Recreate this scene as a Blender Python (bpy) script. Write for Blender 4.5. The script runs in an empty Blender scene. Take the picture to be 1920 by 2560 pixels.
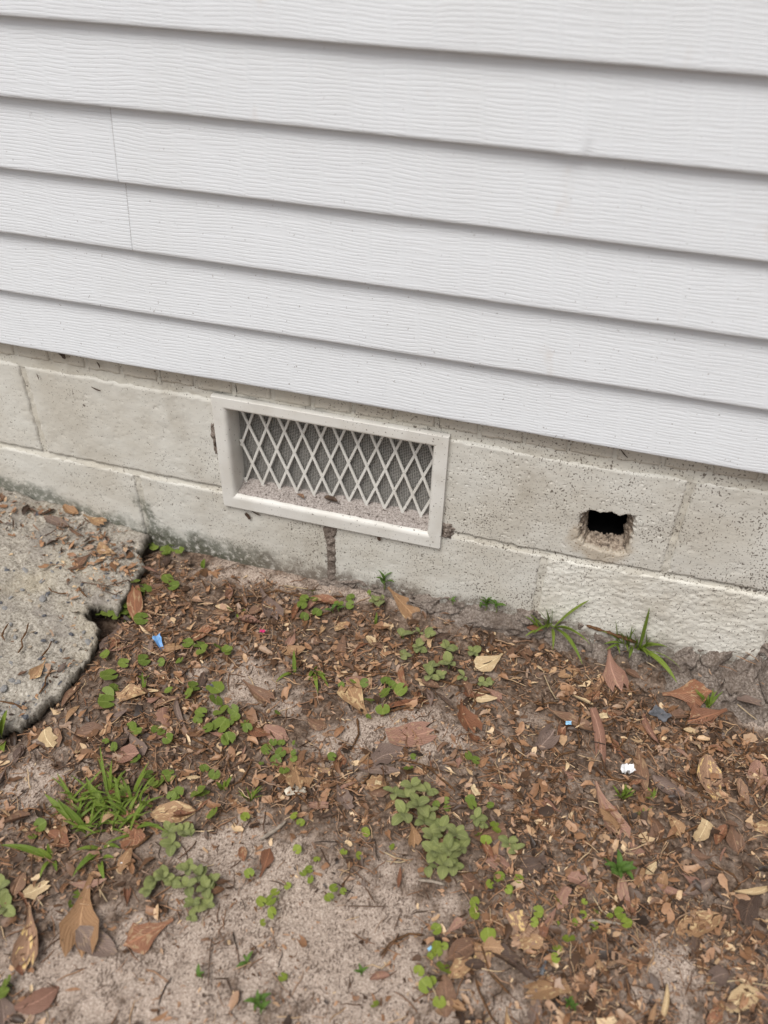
import bpy, math, random
import numpy as np
from mathutils import Vector, Matrix

random.seed(7)
RNG = np.random.default_rng(11)
sc = bpy.context.scene
C = sc.collection

# ------------------------------------------------------------------ camera, sky, sun, exposure
FPX = 2105.7
CAMR = np.array([[0.96086439, 0.27621224, 0.02112864],
                 [0.18909596, -0.59824689, -0.77868053],
                 [-0.20244095, 0.75220174, -0.62706476]])      # rows: right, image-down, forward
CAMC = np.array([0.41936721, -1.1664062, 0.99532416])
cd = bpy.data.cameras.new('camera')
cam = bpy.data.objects.new('camera', cd)
C.objects.link(cam)
cam.matrix_world = Matrix(((CAMR[0][0], -CAMR[1][0], -CAMR[2][0], CAMC[0]),
                           (CAMR[0][1], -CAMR[1][1], -CAMR[2][1], CAMC[1]),
                           (CAMR[0][2], -CAMR[1][2], -CAMR[2][2], CAMC[2]), (0, 0, 0, 1)))
cd.sensor_fit = 'HORIZONTAL'
cd.sensor_width = 36.0
cd.lens = 36.0 * FPX / 1920.0
cd.clip_start = 0.02
cd.clip_end = 500
cd.dof.use_dof = True
cd.dof.focus_distance = 1.47
cd.dof.aperture_fstop = 3.3
sc.camera = cam

SUN_EL, SUN_AZ = 60.0, -15.0          # azimuth measured from -Y (the viewer's side) towards +X
world = bpy.data.worlds.new('World')
sc.world = world
world.use_nodes = True
wn = world.node_tree
wn.nodes.clear()
sky = wn.nodes.new('ShaderNodeTexSky')
sky.sky_type = 'NISHITA'
sky.sun_disc = False
sky.sun_elevation = math.radians(SUN_EL)
sky.sun_rotation = math.radians(180 - SUN_AZ)
sky.dust_density = 4.0
hs = wn.nodes.new('ShaderNodeHueSaturation')
hs.inputs['Saturation'].default_value = 0.22        # an even overcast grey
bg = wn.nodes.new('ShaderNodeBackground')
bg.inputs['Strength'].default_value = 0.085
wo = wn.nodes.new('ShaderNodeOutputWorld')
wn.links.new(sky.outputs[0], hs.inputs['Color'])
wn.links.new(hs.outputs[0], bg.inputs[0])
wn.links.new(bg.outputs[0], wo.inputs[0])

sd = bpy.data.lights.new('sun', 'SUN')
sd.energy = 1.5
sd.angle = math.radians(28)
sd.color = (1.0, 0.96, 0.91)
sun = bpy.data.objects.new('sun', sd)
C.objects.link(sun)
_e, _a = math.radians(SUN_EL), math.radians(SUN_AZ)
sdir = Vector((math.cos(_e) * math.sin(_a), -math.cos(_e) * math.cos(_a), math.sin(_e)))
sun.rotation_euler = sdir.to_track_quat('Z', 'Y').to_euler()
sun.location = (0, -3, 6)

sc.view_settings.view_transform = 'Standard'
sc.view_settings.look = 'None'
sc.view_settings.exposure = 0.56
sc.view_settings.gamma = 1.0
sc.render.engine = 'CYCLES'

# ------------------------------------------------------------------ numpy noise
def _hash(*k):
    n = np.zeros_like(k[0], dtype=np.uint64)
    for i, a in enumerate(k):
        n = n ^ ((a.astype(np.int64).astype(np.uint64)) * np.uint64((0x9E3779B97F4A7C15, 0xC2B2AE3D27D4EB4F, 0x165667B19E3779F9)[i]))
    n ^= n >> np.uint64(29)
    n *= np.uint64(0xBF58476D1CE4E5B9)
    n ^= n >> np.uint64(32)
    n *= np.uint64(0x94D049BB133111EB)
    n ^= n >> np.uint64(29)
    return (n >> np.uint64(11)).astype(np.float64) / float(1 << 53)

def vnoise(x, y, seed=0):
    x = np.asarray(x, float) + seed * 37.31
    y = np.asarray(y, float) - seed * 19.77
    x, y = np.broadcast_arrays(x, y)
    ix = np.floor(x); iy = np.floor(y)
    fx = x - ix; fy = y - iy
    ux = fx * fx * (3 - 2 * fx); uy = fy * fy * (3 - 2 * fy)
    with np.errstate(over='ignore'):
        a = _hash(ix, iy); b = _hash(ix + 1, iy); c = _hash(ix, iy + 1); d = _hash(ix + 1, iy + 1)
    return (a * (1 - ux) + b * ux) * (1 - uy) + (c * (1 - ux) + d * ux) * uy - 0.5

def fbm(x, y, o=4, seed=0):
    r = 0; a = 1.0; f = 1.0
    for i in range(o):
        r = r + a * vnoise(np.asarray(x) * f, np.asarray(y) * f, seed + i * 3)
        a *= 0.5; f *= 2.03
    return r

def sstep(a, b, x):
    t = np.clip((np.asarray(x, float) - a) / (b - a), 0, 1)
    return t * t * (3 - 2 * t)

# ------------------------------------------------------------------ material helpers
class NT:
    def __init__(s, name):
        s.m = bpy.data.materials.new(name)
        s.m.use_nodes = True
        s.t = s.m.node_tree
        s.b = s.t.nodes['Principled BSDF']
        s.b.inputs['Specular IOR Level'].default_value = 0.3
    def n(s, typ, **kw):
        o = s.t.nodes.new('ShaderNode' + typ)
        for k, v in kw.items():
            setattr(o, k, v)
        return o
    def put(s, sock, v):
        if isinstance(v, bpy.types.NodeSocket):
            s.t.links.new(v, sock)
        elif v is not None:
            if isinstance(v, tuple) and len(v) == 3 and sock.type == 'RGBA':
                v = v + (1.0,)
            sock.default_value = v
    def pos(s):
        return s.n('NewGeometry').outputs['Position']
    def obj(s):
        return s.n('TexCoord').outputs['Object']
    def uv(s):
        return s.n('TexCoord').outputs['UV']
    def xyz(s, v):
        o = s.n('SeparateXYZ'); s.put(o.inputs[0], v)
        return o.outputs[0], o.outputs[1], o.outputs[2]
    def comb(s, x, y, z):
        o = s.n('CombineXYZ')
        for i, v in enumerate((x, y, z)):
            s.put(o.inputs[i], v)
        return o.outputs[0]
    def math(s, op, a, b=None, c=None, clamp=False):
        o = s.n('Math', operation=op, use_clamp=clamp)
        for i, v in enumerate((a, b, c)):
            if v is not None:
                s.put(o.inputs[i], v)
        return o.outputs[0]
    def scale(s, v, k):
        o = s.n('VectorMath', operation='MULTIPLY'); s.put(o.inputs[0], v); s.put(o.inputs[1], k)
        return o.outputs[0]
    def vadd(s, v, k):
        o = s.n('VectorMath', operation='ADD'); s.put(o.inputs[0], v); s.put(o.inputs[1], k)
        return o.outputs[0]
    def noise(s, v, scale, det=3.0, rough=0.55, dist=0.0):
        o = s.n('TexNoise'); s.put(o.inputs['Vector'], v)
        o.inputs['Scale'].default_value = scale; o.inputs['Detail'].default_value = det
        o.inputs['Roughness'].default_value = rough; o.inputs['Distortion'].default_value = dist
        return o.outputs[0]
    def vor(s, v, scale, feat='F1', dim='3D', out=0, rnd=1.0):
        o = s.n('TexVoronoi', feature=feat, voronoi_dimensions=dim)
        if dim == '1D':
            s.put(o.inputs['W'], v)
        else:
            s.put(o.inputs['Vector'], v)
        o.inputs['Scale'].default_value = scale
        o.inputs['Randomness'].default_value = rnd
        return o.outputs[out]
    def ss(s, v, a, b, lo=0.0, hi=1.0):
        o = s.n('MapRange', interpolation_type='SMOOTHSTEP')
        s.put(o.inputs[0], v)
        for i, k in zip((1, 2, 3, 4), (a, b, lo, hi)):
            o.inputs[i].default_value = k
        return o.outputs[0]
    def mix(s, f, a, b, mode='MIX'):
        o = s.n('Mix', data_type='RGBA', blend_type=mode)
        s.put(o.inputs[0], f); s.put(o.inputs[6], a); s.put(o.inputs[7], b)
        return o.outputs[2]
    def ramp(s, f, stops, interp='LINEAR'):
        o = s.n('ValToRGB'); s.put(o.inputs[0], f)
        e = o.color_ramp.elements
        o.color_ramp.interpolation = interp
        while len(e) < len(stops):
            e.new(0.5)
        for i, (p, c) in enumerate(stops):
            e[i].position = p; e[i].color = tuple(c) + (1.0,)
        return o.outputs[0]
    def bump(s, h, dist, strength=1.0, nrm=None):
        o = s.n('Bump'); s.put(o.inputs['Height'], h)
        o.inputs['Distance'].default_value = dist; o.inputs['Strength'].default_value = strength
        if nrm is not None:
            s.put(o.inputs['Normal'], nrm)
        return o.outputs[0]
    def done(s, col=None, rough=None, nrm=None, **kw):
        s.put(s.b.inputs['Base Color'], col); s.put(s.b.inputs['Roughness'], rough)
        s.put(s.b.inputs['Normal'], nrm)
        for k, v in kw.items():
            s.put(s.b.inputs[k.replace('_', ' ')], v)
        return s.m

# ------------------------------------------------------------------ materials
def m_siding():
    s = NT('siding_vinyl')
    p = s.pos()
    x, y, z = s.xyz(p)
    rnd = s.n('ObjectInfo').outputs['Random']
    off = s.math('MULTIPLY', rnd, 37.0)
    xs = s.math('ADD', x, off)
    # vertical strips the embossed grain breaks on
    skew = s.math('MULTIPLY', z, 0.10)
    xw = s.math('ADD', xs, skew)
    edge = s.vor(xw, 22.0, 'DISTANCE_TO_EDGE', '1D', 0)
    cell = s.vor(xw, 22.0, 'F1', '1D', 1)
    cr = s.xyz(cell)[0]
    amp = s.ss(edge, 0.02, 0.14, 0.3, 1.0)
    warp = s.noise(s.comb(s.math('MULTIPLY', xs, 4.5), off, s.math('MULTIPLY', z, 11.0)), 1.0, 2.0, 0.5)
    fine = s.noise(s.comb(s.math('MULTIPLY', xs, 24.0), off, s.math('MULTIPLY', z, 60.0)), 1.0, 1.0, 0.5)
    ph = s.math('ADD', s.math('MULTIPLY', z, 1.0 / 0.0052), s.math('MULTIPLY', warp, 4.6))
    ph = s.math('ADD', ph, s.math('MULTIPLY', fine, 0.7))
    ph = s.math('ADD', ph, s.math('MULTIPLY', cr, 0.55))
    w = s.math('SINE', s.math('MULTIPLY', ph, 2 * math.pi))
    w = s.ss(w, -1.0, -0.35, 0.0, 1.0)                       # narrow grooves, broad flats
    brk = s.noise(s.comb(s.math('MULTIPLY', xs, 16.0), off, s.math('MULTIPLY', z, 150.0)), 1.0, 1.0)
    amp2 = s.math('MULTIPLY', amp, s.ss(brk, 0.30, 0.48, 0.25, 1.0))
    h = s.math('MULTIPLY', w, amp2)
    n1 = s.bump(h, 0.00030, 1.0)
    n2 = s.bump(s.noise(s.comb(xs, y, z), 9.0, 2.0), 0.004, 0.2, n1)
    dirt = s.noise(p, 3.0, 4.0, 0.6)
    col = s.mix(s.ss(dirt, 0.45, 0.75, 0.0, 0.35), (0.685, 0.708, 0.735), (0.63, 0.645, 0.652))
    spk = s.ss(s.noise(p, 210.0, 1.0), 0.74, 0.77)
    spk = s.math('MULTIPLY', spk, s.ss(z, 0.9, 0.25, 0.1, 0.6))
    col = s.mix(spk, col, (0.14, 0.11, 0.085))
    smu = s.ss(s.noise(s.scale(p, (16.0, 16.0, 9.0)), 1.0, 3.0), 0.67, 0.82, 0.0, 0.22)
    col = s.mix(smu, col, (0.50, 0.40, 0.31))
    return s.done(col, 0.42, n2)

def m_block(name, base, speck=1.0, rough_face=False, dark=(0.085, 0.065, 0.05)):
    s = NT(name)
    p = s.pos()
    x, y, z = s.xyz(p)
    big = s.noise(p, 5.0, 4.0, 0.6)
    col = s.mix(s.ss(big, 0.35, 0.7, 0.0, 1.0), base, tuple(c * k for c, k in zip(base, (0.84, 0.81, 0.77))))
    # yellow-brown washes
    wash = s.noise(s.scale(p, (9.0, 9.0, 4.0)), 1.0, 4.0, 0.6)
    col = s.mix(s.ss(wash, 0.56, 0.78, 0.0, 0.4), col, (0.31, 0.265, 0.20))
    # splashed soil specks: denser to the right and towards the ground
    dens = s.math('ADD', s.ss(x, -0.7, 0.7, -0.02, 0.055), s.ss(z, 0.25, -0.2, 0.0, 0.035))
    cl = s.math('MULTIPLY', s.math('SUBTRACT', s.noise(p, 11.0, 2.0), 0.5), 0.22)
    dens = s.math('ADD', dens, cl)
    f1 = s.noise(s.scale(p, (1.0, 1.0, 0.8)), 340.0, 1.0, 0.5)
    sp1 = s.ss(s.math('ADD', f1, s.math('MULTIPLY', dens, speck)), 0.685, 0.715)
    f2 = s.noise(p, 75.0, 2.5, 0.6)
    sp2 = s.ss(s.math('ADD', f2, s.math('MULTIPLY', dens, 0.7 * speck)), 0.715, 0.74)
    sp = s.math('MULTIPLY', s.math('MAXIMUM', sp1, sp2), 0.85)
    col = s.mix(sp, col, dark)
    # soil line and algae at the foot of the wall
    edge = s.math('ADD', z, s.math('MULTIPLY', s.math('SUBTRACT', s.noise(p, 16.0, 5.0, 0.65), 0.5), 0.12))
    foot = s.ss(edge, -0.136, -0.176)
    grain = s.ss(s.noise(p, 90.0, 4.0, 0.7), 0.30, 0.54)
    left = s.math('MULTIPLY', s.ss(x, -0.06, -0.24), s.ss(x, -1.4, -1.2))
    leftz = s.math('MULTIPLY', s.math('MINIMUM', s.math('SUBTRACT', x, -0.42), 0.0), -0.16)
    al = s.ss(s.math('SUBTRACT', edge, leftz), -0.118, -0.156)
    j = s.math('ABSOLUTE', s.math('SUBTRACT', x, s.math('ADD', -0.398, s.math('MULTIPLY', s.math('ADD', z, 0.1), -0.35))))
    jm = s.math('MULTIPLY', s.ss(s.math('ADD', j, s.math('MULTIPLY', s.math('SUBTRACT', s.noise(p, 60.0, 4.0, 0.7), 0.5), 0.07)), 0.022, 0.004), s.ss(z, -0.05, -0.085))
    al = s.math('MAXIMUM', s.math('MULTIPLY', al, left), jm)
    al = s.math('MULTIPLY', al, s.math('MULTIPLY', grain, 0.74))
    col = s.mix(s.math('MULTIPLY', foot, s.math('MULTIPLY', grain, 0.85)), col, (0.125, 0.098, 0.075))
    col = s.mix(al, col, s.mix(s.noise(p, 45.0, 3.0), (0.024, 0.030, 0.020), (0.085, 0.098, 0.060)))
    # stain round the broken hole
    dx = s.math('MULTIPLY', s.math('SUBTRACT', x, 0.495), 1.0); dz = s.math('SUBTRACT', z, 0.052)
    d = s.math('SQRT', s.math('ADD', s.math('MULTIPLY', dx, dx), s.math('MULTIPLY', s.math('MULTIPLY', dz, dz), 1.3)))
    st = s.ss(s.math('ADD', d, s.math('MULTIPLY', s.math('SUBTRACT', s.noise(p, 40.0, 3.0), 0.5), 0.05)), 0.065, 0.042, 0.0, 0.55)
    col = s.mix(st, col, (0.34, 0.255, 0.16))
    raw = s.ss(y, 0.0035, 0.012)                     # bare concrete where the face is broken away
    rawc = s.ramp(s.noise(p, 130.0, 4.0, 0.7), [(0.36, (0.06, 0.046, 0.036)), (0.5, (0.26, 0.205, 0.155)), (0.66, (0.46, 0.39, 0.315))])
    deep = s.ss(y, 0.035, 0.06)  # shade deep inside the hole, put into the colour
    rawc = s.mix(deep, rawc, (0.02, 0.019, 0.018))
    if not rough_face:
        hole = s.math('MULTIPLY', raw, s.ss(d, 0.085, 0.075))
        col = s.mix(hole, col, rawc)
    b1 = s.bump(s.noise(s.scale(p, (0.55, 1.0, 1.0)), 170.0, 4.0, 0.65), 0.0016, 0.32)
    pit = s.ss(s.noise(p, 95.0, 2.0, 0.6), 0.30, 0.40)
    b2 = s.bump(pit, 0.0010, 0.35, b1)
    if rough_face:
        b2 = s.bump(s.noise(s.scale(p, (0.75, 1.0, 1.0)), 210.0, 2.0, 0.55), 0.003, 0.4, b2)
    return s.done(col, 0.75, b2)

def m_ventpaint():
    s = NT('vent_paint')
    p = s.pos()
    col = s.mix(s.ss(s.noise(p, 14.0, 4.0), 0.4, 0.7), (0.68, 0.668, 0.63), (0.60, 0.58, 0.535))
    sp = s.ss(s.math('ADD', s.noise(p, 240.0, 1.5), s.ss(s.xyz(p)[0], -0.2, 0.2, 0.0, 0.03)), 0.70, 0.74, 0.0, 0.85)
    col = s.mix(sp, col, (0.08, 0.06, 0.045))
    return s.done(col, 0.5, s.bump(s.noise(p, 120.0, 3.0), 0.0006, 0.4))

def m_plain(name, col, rough=0.6, metal=0.0, var=0.25, sc_=60.0, bump=0.0008, spec=0.3):
    s = NT(name)
    o = s.obj()
    n = s.noise(o, sc_, 4.0, 0.6)
    c = s.mix(s.ss(n, 0.3, 0.7), tuple(k * (1 - var) for k in col), tuple(min(1, k * (1 + var)) for k in col))
    return s.done(c, rough, s.bump(n, bump, 0.6), Metallic=metal, Specular_IOR_Level=spec)

def m_soil():
    s = NT('soil')
    p = s.pos()
    hum = s.n('Attribute', attribute_name='humus').outputs['Fac']
    g1 = s.noise(p, 330.0, 3.0, 0.7)
    g2 = s.noise(p, 120.0, 4.0, 0.7)
    g3 = s.noise(p, 28.0, 4.0, 0.6)
    sand = s.ramp(g1, [(0.30, (0.17, 0.130, 0.105)), (0.44, (0.335, 0.265, 0.216)), (0.57, (0.45, 0.366, 0.305)), (0.72, (0.61, 0.52, 0.445))])
    d1 = s.noise(s.scale(p, (1.0, 0.55, 1.0)), 330.0, 2.0, 0.6)
    d2 = s.noise(p, 95.0, 3.0, 0.7)
    speck = s.ss(s.math('ADD', d1, s.math('MULTIPLY', s.math('SUBTRACT', g3, 0.5), 0.5)), 0.54, 0.63, 0.0, 0.85)
    speck = s.math('MAXIMUM', speck, s.ss(s.math('ADD', d2, s.math('MULTIPLY', s.math('SUBTRACT', g3, 0.5), 0.45)), 0.54, 0.72, 0.0, 0.55))
    sand = s.mix(speck, sand, (0.10, 0.069, 0.052))
    humc = s.ramp(g2, [(0.3, (0.026, 0.016, 0.011)), (0.5, (0.110, 0.074, 0.053)), (0.68, (0.26, 0.190, 0.142))])
    f = s.ss(s.math('ADD', hum, s.math('MULTIPLY', s.math('SUBTRACT', g3, 0.5), 1.5)), 0.08, 1.12)
    col = s.mix(f, sand, humc)
    b = s.bump(g1, 0.0016, 0.8)
    b = s.bump(g2, 0.003, 0.6, b)
    return s.done(col, 0.9, b, Specular_IOR_Level=0.15)

def m_concrete():
    s = NT('weathered_concrete')
    p = s.pos()
    g1 = s.noise(p, 190.0, 4.0, 0.7)
    g3 = s.noise(p, 13.0, 5.0, 0.65)
    col = s.ramp(g1, [(0.30, (0.11, 0.095, 0.08)), (0.45, (0.34, 0.305, 0.255)), (0.60, (0.50, 0.46, 0.395)), (0.76, (0.65, 0.61, 0.55))])
    col = s.mix(s.ss(g3, 0.42, 0.68, 0.0, 0.75), col, s.mix(g1, (0.13, 0.105, 0.085), (0.36, 0.33, 0.30)))
    col = s.mix(s.ss(s.noise(p, 7.0, 3.0), 0.5, 0.75, 0.0, 0.4), col, (0.50, 0.43, 0.30))
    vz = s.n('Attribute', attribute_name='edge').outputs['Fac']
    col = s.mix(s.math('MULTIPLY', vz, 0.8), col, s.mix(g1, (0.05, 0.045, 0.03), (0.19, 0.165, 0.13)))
    pit = s.ss(s.vor(p, 120.0), 0.05, 0.33)
    b = s.bump(g1, 0.004, 1.0)
    b = s.bump(pit, 0.002, 0.5, b)
    return s.done(col, 0.9, b, Specular_IOR_Level=0.15)

def m_skirt():
    s = NT('dirty_mortar')
    p = s.pos()
    g1 = s.noise(p, 260.0, 3.0, 0.7)
    g2 = s.noise(p, 32.0, 5.0, 0.7)
    col = s.ramp(g1, [(0.3, (0.085, 0.066, 0.053)), (0.5, (0.20, 0.165, 0.14)), (0.72, (0.37, 0.32, 0.28))])
    col = s.mix(s.ss(g2, 0.45, 0.68, 0.0, 0.8), col, s.mix(g1, (0.05, 0.036, 0.028), (0.17, 0.13, 0.105)))
    b = s.bump(g1, 0.002, 0.8)
    b = s.bump(s.noise(p, 90.0, 4.0, 0.7), 0.004, 0.7, b)
    return s.done(col, 0.95, b, Specular_IOR_Level=0.1)

def m_leaf(name, a, b, spots=(0.42, 0.30, 0.17), spot_amt=0.55, rough=0.55):
    s = NT(name)
    u, v, _ = s.xyz(s.uv())
    info = s.n('ObjectInfo')
    rnd = info.outputs['Random']
    rr = s.math('MULTIPLY', rnd, 41.0)
    q = s.vadd(s.comb(u, v, 0.0), s.comb(rr, rr, rr))
    n1 = s.noise(q, 3.0, 4.0, 0.6)
    col = s.mix(s.math('ADD', s.math('MULTIPLY', n1, 0.8), s.math('MULTIPLY', s.math('SUBTRACT', rnd, 0.5), 0.5), clamp=True), a, b)
    vn = s.math('ABSOLUTE', s.math('SUBTRACT', u, 0.5))
    vein = s.ss(vn, 0.035, 0.012, 0.0, 0.45)
    col = s.mix(vein, col, tuple(min(1, k * 1.7) for k in b))
    side = s.math('SINE', s.math('MULTIPLY', s.math('ADD', v, s.math('MULTIPLY', vn, -0.9)), 62.0))
    col = s.mix(s.ss(side, 0.88, 1.0, 0.0, 0.25), col, tuple(k * 1.5 for k in b))
    sp = s.ss(s.math('ADD', s.noise(q, 6.0, 2.0, 0.5), s.math('MULTIPLY', s.math('SUBTRACT', rnd, 0.5), 0.16)), 0.60, 0.68, 0.0, spot_amt)
    col = s.mix(sp, col, spots)
    dk = s.ss(s.noise(q, 11.0, 3.0, 0.6), 0.60, 0.74, 0.0, 0.7)
    col = s.mix(dk, col, tuple(k * 0.25 for k in a))
    bm = s.bump(s.math('ADD', s.math('MULTIPLY', side, 0.25), s.noise(q, 14.0, 3.0)), 0.0016, 0.5)
    return s.done(col, rough, bm, Specular_IOR_Level=0.4)

def m_litter():
    s = NT('leaf_crumbs')
    g = s.n('NewGeometry')
    r = g.outputs['Random Per Island']
    p = g.outputs['Position']
    col = s.ramp(r, [(0.0, (0.021, 0.011, 0.006)), (0.18, (0.077, 0.038, 0.018)), (0.38, (0.180, 0.089, 0.042)), (0.58, (0.297, 0.153, 0.077)),
                     (0.74, (0.406, 0.229, 0.124)), (0.85, (0.300, 0.202, 0.141)), (0.93, (0.508, 0.324, 0.183)), (0.99, (0.667, 0.494, 0.299))])
    n = s.noise(p, 190.0, 3.0, 0.6)
    col = s.mix(s.ss(n, 0.42, 0.72, 0.0, 0.5), col, s.mix(0.55, col, (0.03, 0.018, 0.012)))
    return s.done(col, 0.5, s.bump(n, 0.001, 0.6), Specular_IOR_Level=0.5)

def m_green(name, a, b, tip, fuzz=0.0, rough=0.5, trans=0.25):
    s = NT(name)
    u, v, _ = s.xyz(s.uv())
    rnd = s.n('ObjectInfo').outputs['Random']
    p = s.obj()
    n = s.noise(s.vadd(s.comb(u, v, 0.0), s.comb(s.math('MULTIPLY', rnd, 31.0), 0.0, 0.0)), 4.0, 3.0, 0.6)
    col = s.mix(s.math('ADD', s.math('MULTIPLY', n, 0.6), s.math('MULTIPLY', rnd, 0.5), clamp=True), a, b)
    vn = s.math('ABSOLUTE', s.math('SUBTRACT', u, 0.5))
    col = s.mix(s.ss(vn, 0.05, 0.015, 0.0, 0.5), col, tip)
    # drops of rain splash and sand grains stuck on the blade
    dr = s.ss(s.noise(s.vadd(s.comb(u, v, 0.0), s.comb(0.0, s.math('MULTIPLY', rnd, 17.0), 0.0)), 17.0, 1.0), 0.70, 0.76, 0.0, 0.55 + 0.25 * fuzz)
    col = s.mix(dr, col, (0.36, 0.36, 0.28))
    if fuzz:
        fz = s.n('LayerWeight'); fz.inputs[0].default_value = 0.35
        col = s.mix(s.math('MULTIPLY', fz.outputs['Facing'], fuzz), col, (0.40, 0.42, 0.28))
    bm = s.bump(s.math('ADD', n, s.math('MULTIPLY', s.math('SINE', s.math('MULTIPLY', s.math('ADD', v, vn), 40.0)), 0.15)), 0.0014, 0.5)
    s.done(col, rough, bm)
    tb = s.n('BsdfTranslucent'); s.put(tb.inputs[0], col)
    mx = s.n('MixShader'); mx.inputs[0].default_value = trans
    out = s.t.nodes['Material Output']
    s.t.links.new(s.b.outputs[0], mx.inputs[1]); s.t.links.new(tb.outputs[0], mx.inputs[2])
    s.t.links.new(mx.outputs[0], out.inputs[0])
    return s.m

M = {}
M['siding'] = m_siding()
M['block'] = m_block('painted_block', (0.62, 0.608, 0.56))
M['block_rough'] = m_block('painted_rough_block', (0.68, 0.665, 0.605), 0.35, True)
M['brick'] = m_block('painted_brick', (0.57, 0.54, 0.475), 0.75)
M['mortar'] = m_block('painted_mortar', (0.58, 0.56, 0.50), 1.15)
M['skirt'] = m_skirt()
M['vent'] = m_ventpaint()
M['wire'] = m_plain('screen_wire', (0.42, 0.41, 0.385), 0.5, 0.3, 0.2, 300.0)
M['dark'] = m_plain('shade_black', (0.008, 0.008, 0.008), 0.95, 0, 0.3, 20.0)  # near-black colour standing in for unlit depth inside wall and vent
M['sheath'] = m_plain('sheathing', (0.25, 0.2, 0.14), 0.9)
M['soil'] = m_soil()
M['concrete'] = m_concrete()
M['stone_dark'] = m_plain('slate_pebble', (0.105, 0.108, 0.12), 0.7, 0, 0.45, 120.0, 0.002)
M['stone_grey'] = m_plain('grey_pebble', (0.27, 0.265, 0.26), 0.75, 0, 0.35, 120.0, 0.002)
M['stone_tan'] = m_plain('tan_pebble', (0.40, 0.33, 0.25), 0.8, 0, 0.3, 120.0, 0.002)
M['litter'] = m_litter()
LEAFC = {
    'russet': m_leaf('russet_leaf', (0.134, 0.054, 0.028), (0.286, 0.130, 0.068)),
    'brown': m_leaf('brown_leaf', (0.108, 0.056, 0.033), (0.233, 0.131, 0.081), spot_amt=0.4),
    'grey-brown': m_leaf('grey_brown_leaf', (0.120, 0.080, 0.064), (0.237, 0.171, 0.138), spot_amt=0.25, rough=0.7),
    'pinkish-brown': m_leaf('pinkish_leaf', (0.196, 0.099, 0.067), (0.342, 0.196, 0.143), spot_amt=0.4),
    'tan': m_leaf('tan_leaf', (0.266, 0.148, 0.073), (0.351, 0.215, 0.116), (0.622, 0.468, 0.254), 0.65),
    'pale cream': m_leaf('cream_leaf', (0.371, 0.256, 0.135), (0.668, 0.510, 0.312), (0.737, 0.610, 0.407), 0.4, 0.65),
    'spotted': m_leaf('spotted_leaf', (0.203, 0.115, 0.071), (0.341, 0.212, 0.134), (0.695, 0.492, 0.212), 0.9),
    'dark brown': m_leaf('dark_leaf', (0.038, 0.022, 0.015), (0.107, 0.063, 0.042), spot_amt=0.15),
}
M['sprig'] = m_plain('dead_cedar', (0.105, 0.052, 0.022), 0.8, 0, 0.5, 260.0, 0.002)
M['twig'] = m_plain('twig_bark', (0.13, 0.085, 0.06), 0.8, 0, 0.4, 200.0, 0.002)
M['stick'] = m_plain('grey_stick', (0.27, 0.225, 0.18), 0.8, 0, 0.35, 200.0, 0.002)
M['straw'] = m_plain('dry_straw', (0.42, 0.325, 0.20), 0.7, 0, 0.25, 100.0)
M['round'] = m_green('round_leaf_green', (0.085, 0.135, 0.022), (0.215, 0.275, 0.050), (0.28, 0.34, 0.09))
M['fuzzy'] = m_green('fuzzy_leaf_green', (0.100, 0.125, 0.036), (0.285, 0.310, 0.110), (0.34, 0.36, 0.15), 0.35, 0.8, 0.15)
M['grass'] = m_green('grass_green', (0.085, 0.150, 0.020), (0.235, 0.305, 0.050), (0.29, 0.35, 0.08), 0.0, 0.45)
M['herb'] = m_green('herb_green', (0.065, 0.130, 0.022), (0.125, 0.215, 0.042), (0.18, 0.26, 0.06))
M['stem'] = m_plain('green_stem', (0.17, 0.21, 0.06), 0.6)
M['blue'] = m_plain('blue_plastic', (0.17, 0.37, 0.68), 0.4, 0, 0.25, 60.0, 0.001, 0.5)
M['paleblue'] = m_plain('pale_blue_plastic', (0.30, 0.55, 0.78), 0.4, 0, 0.2, 60.0)
M['pink'] = m_plain('pink_plastic', (0.70, 0.05, 0.20), 0.45, 0, 0.3, 90.0)
M['white'] = m_plain('white_foil', (0.78, 0.78, 0.80), 0.35, 0.2, 0.3, 70.0, 0.003)
M['steel'] = m_plain('weathered_steel', (0.24, 0.25, 0.265), 0.45, 0.75, 0.35, 300.0)
M['chip'] = m_plain('wood_chip', (0.55, 0.43, 0.26), 0.8, 0, 0.25, 90.0)
M['chalk'] = m_plain('pale_stone', (0.55, 0.49, 0.40), 0.9, 0, 0.25, 120.0, 0.003)
def m_dust():
    s = NT('ledge_dust'); p = s.pos()
    g = s.noise(p, 330.0, 3.0, 0.7)
    col = s.ramp(g, [(0.3, (0.13, 0.11, 0.10)), (0.5, (0.33, 0.292, 0.268)), (0.7, (0.50, 0.455, 0.425))])
    col = s.mix(s.ss(s.noise(p, 140.0, 2.0), 0.60, 0.68, 0.0, 0.8), col, (0.06, 0.045, 0.036))
    return s.done(col, 0.95, s.bump(g, 0.0015, 0.7), Specular_IOR_Level=0.1)
M['dust'] = m_dust()

# ------------------------------------------------------------------ object helpers
def mesh(name, verts, faces, mat, smooth=True, uv=None):
    me = bpy.data.meshes.new(name)
    if isinstance(verts, np.ndarray):
        verts = verts.tolist()
    if isinstance(faces, np.ndarray):
        faces = faces.tolist()
    me.from_pydata(verts, [], faces)
    if uv is not None:
        l = me.uv_layers.new(name='uv')
        idx = np.zeros(len(me.loops), dtype=np.int32)
        me.loops.foreach_get('vertex_index', idx)
        l.data.foreach_set('uv', np.asarray(uv, dtype=np.float32)[idx].ravel())
    if smooth:
        me.polygons.foreach_set('use_smooth', np.ones(len(me.polygons), dtype=bool))
    if mat is not None:
        me.materials.append(mat)
    me.update()
    return me

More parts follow.
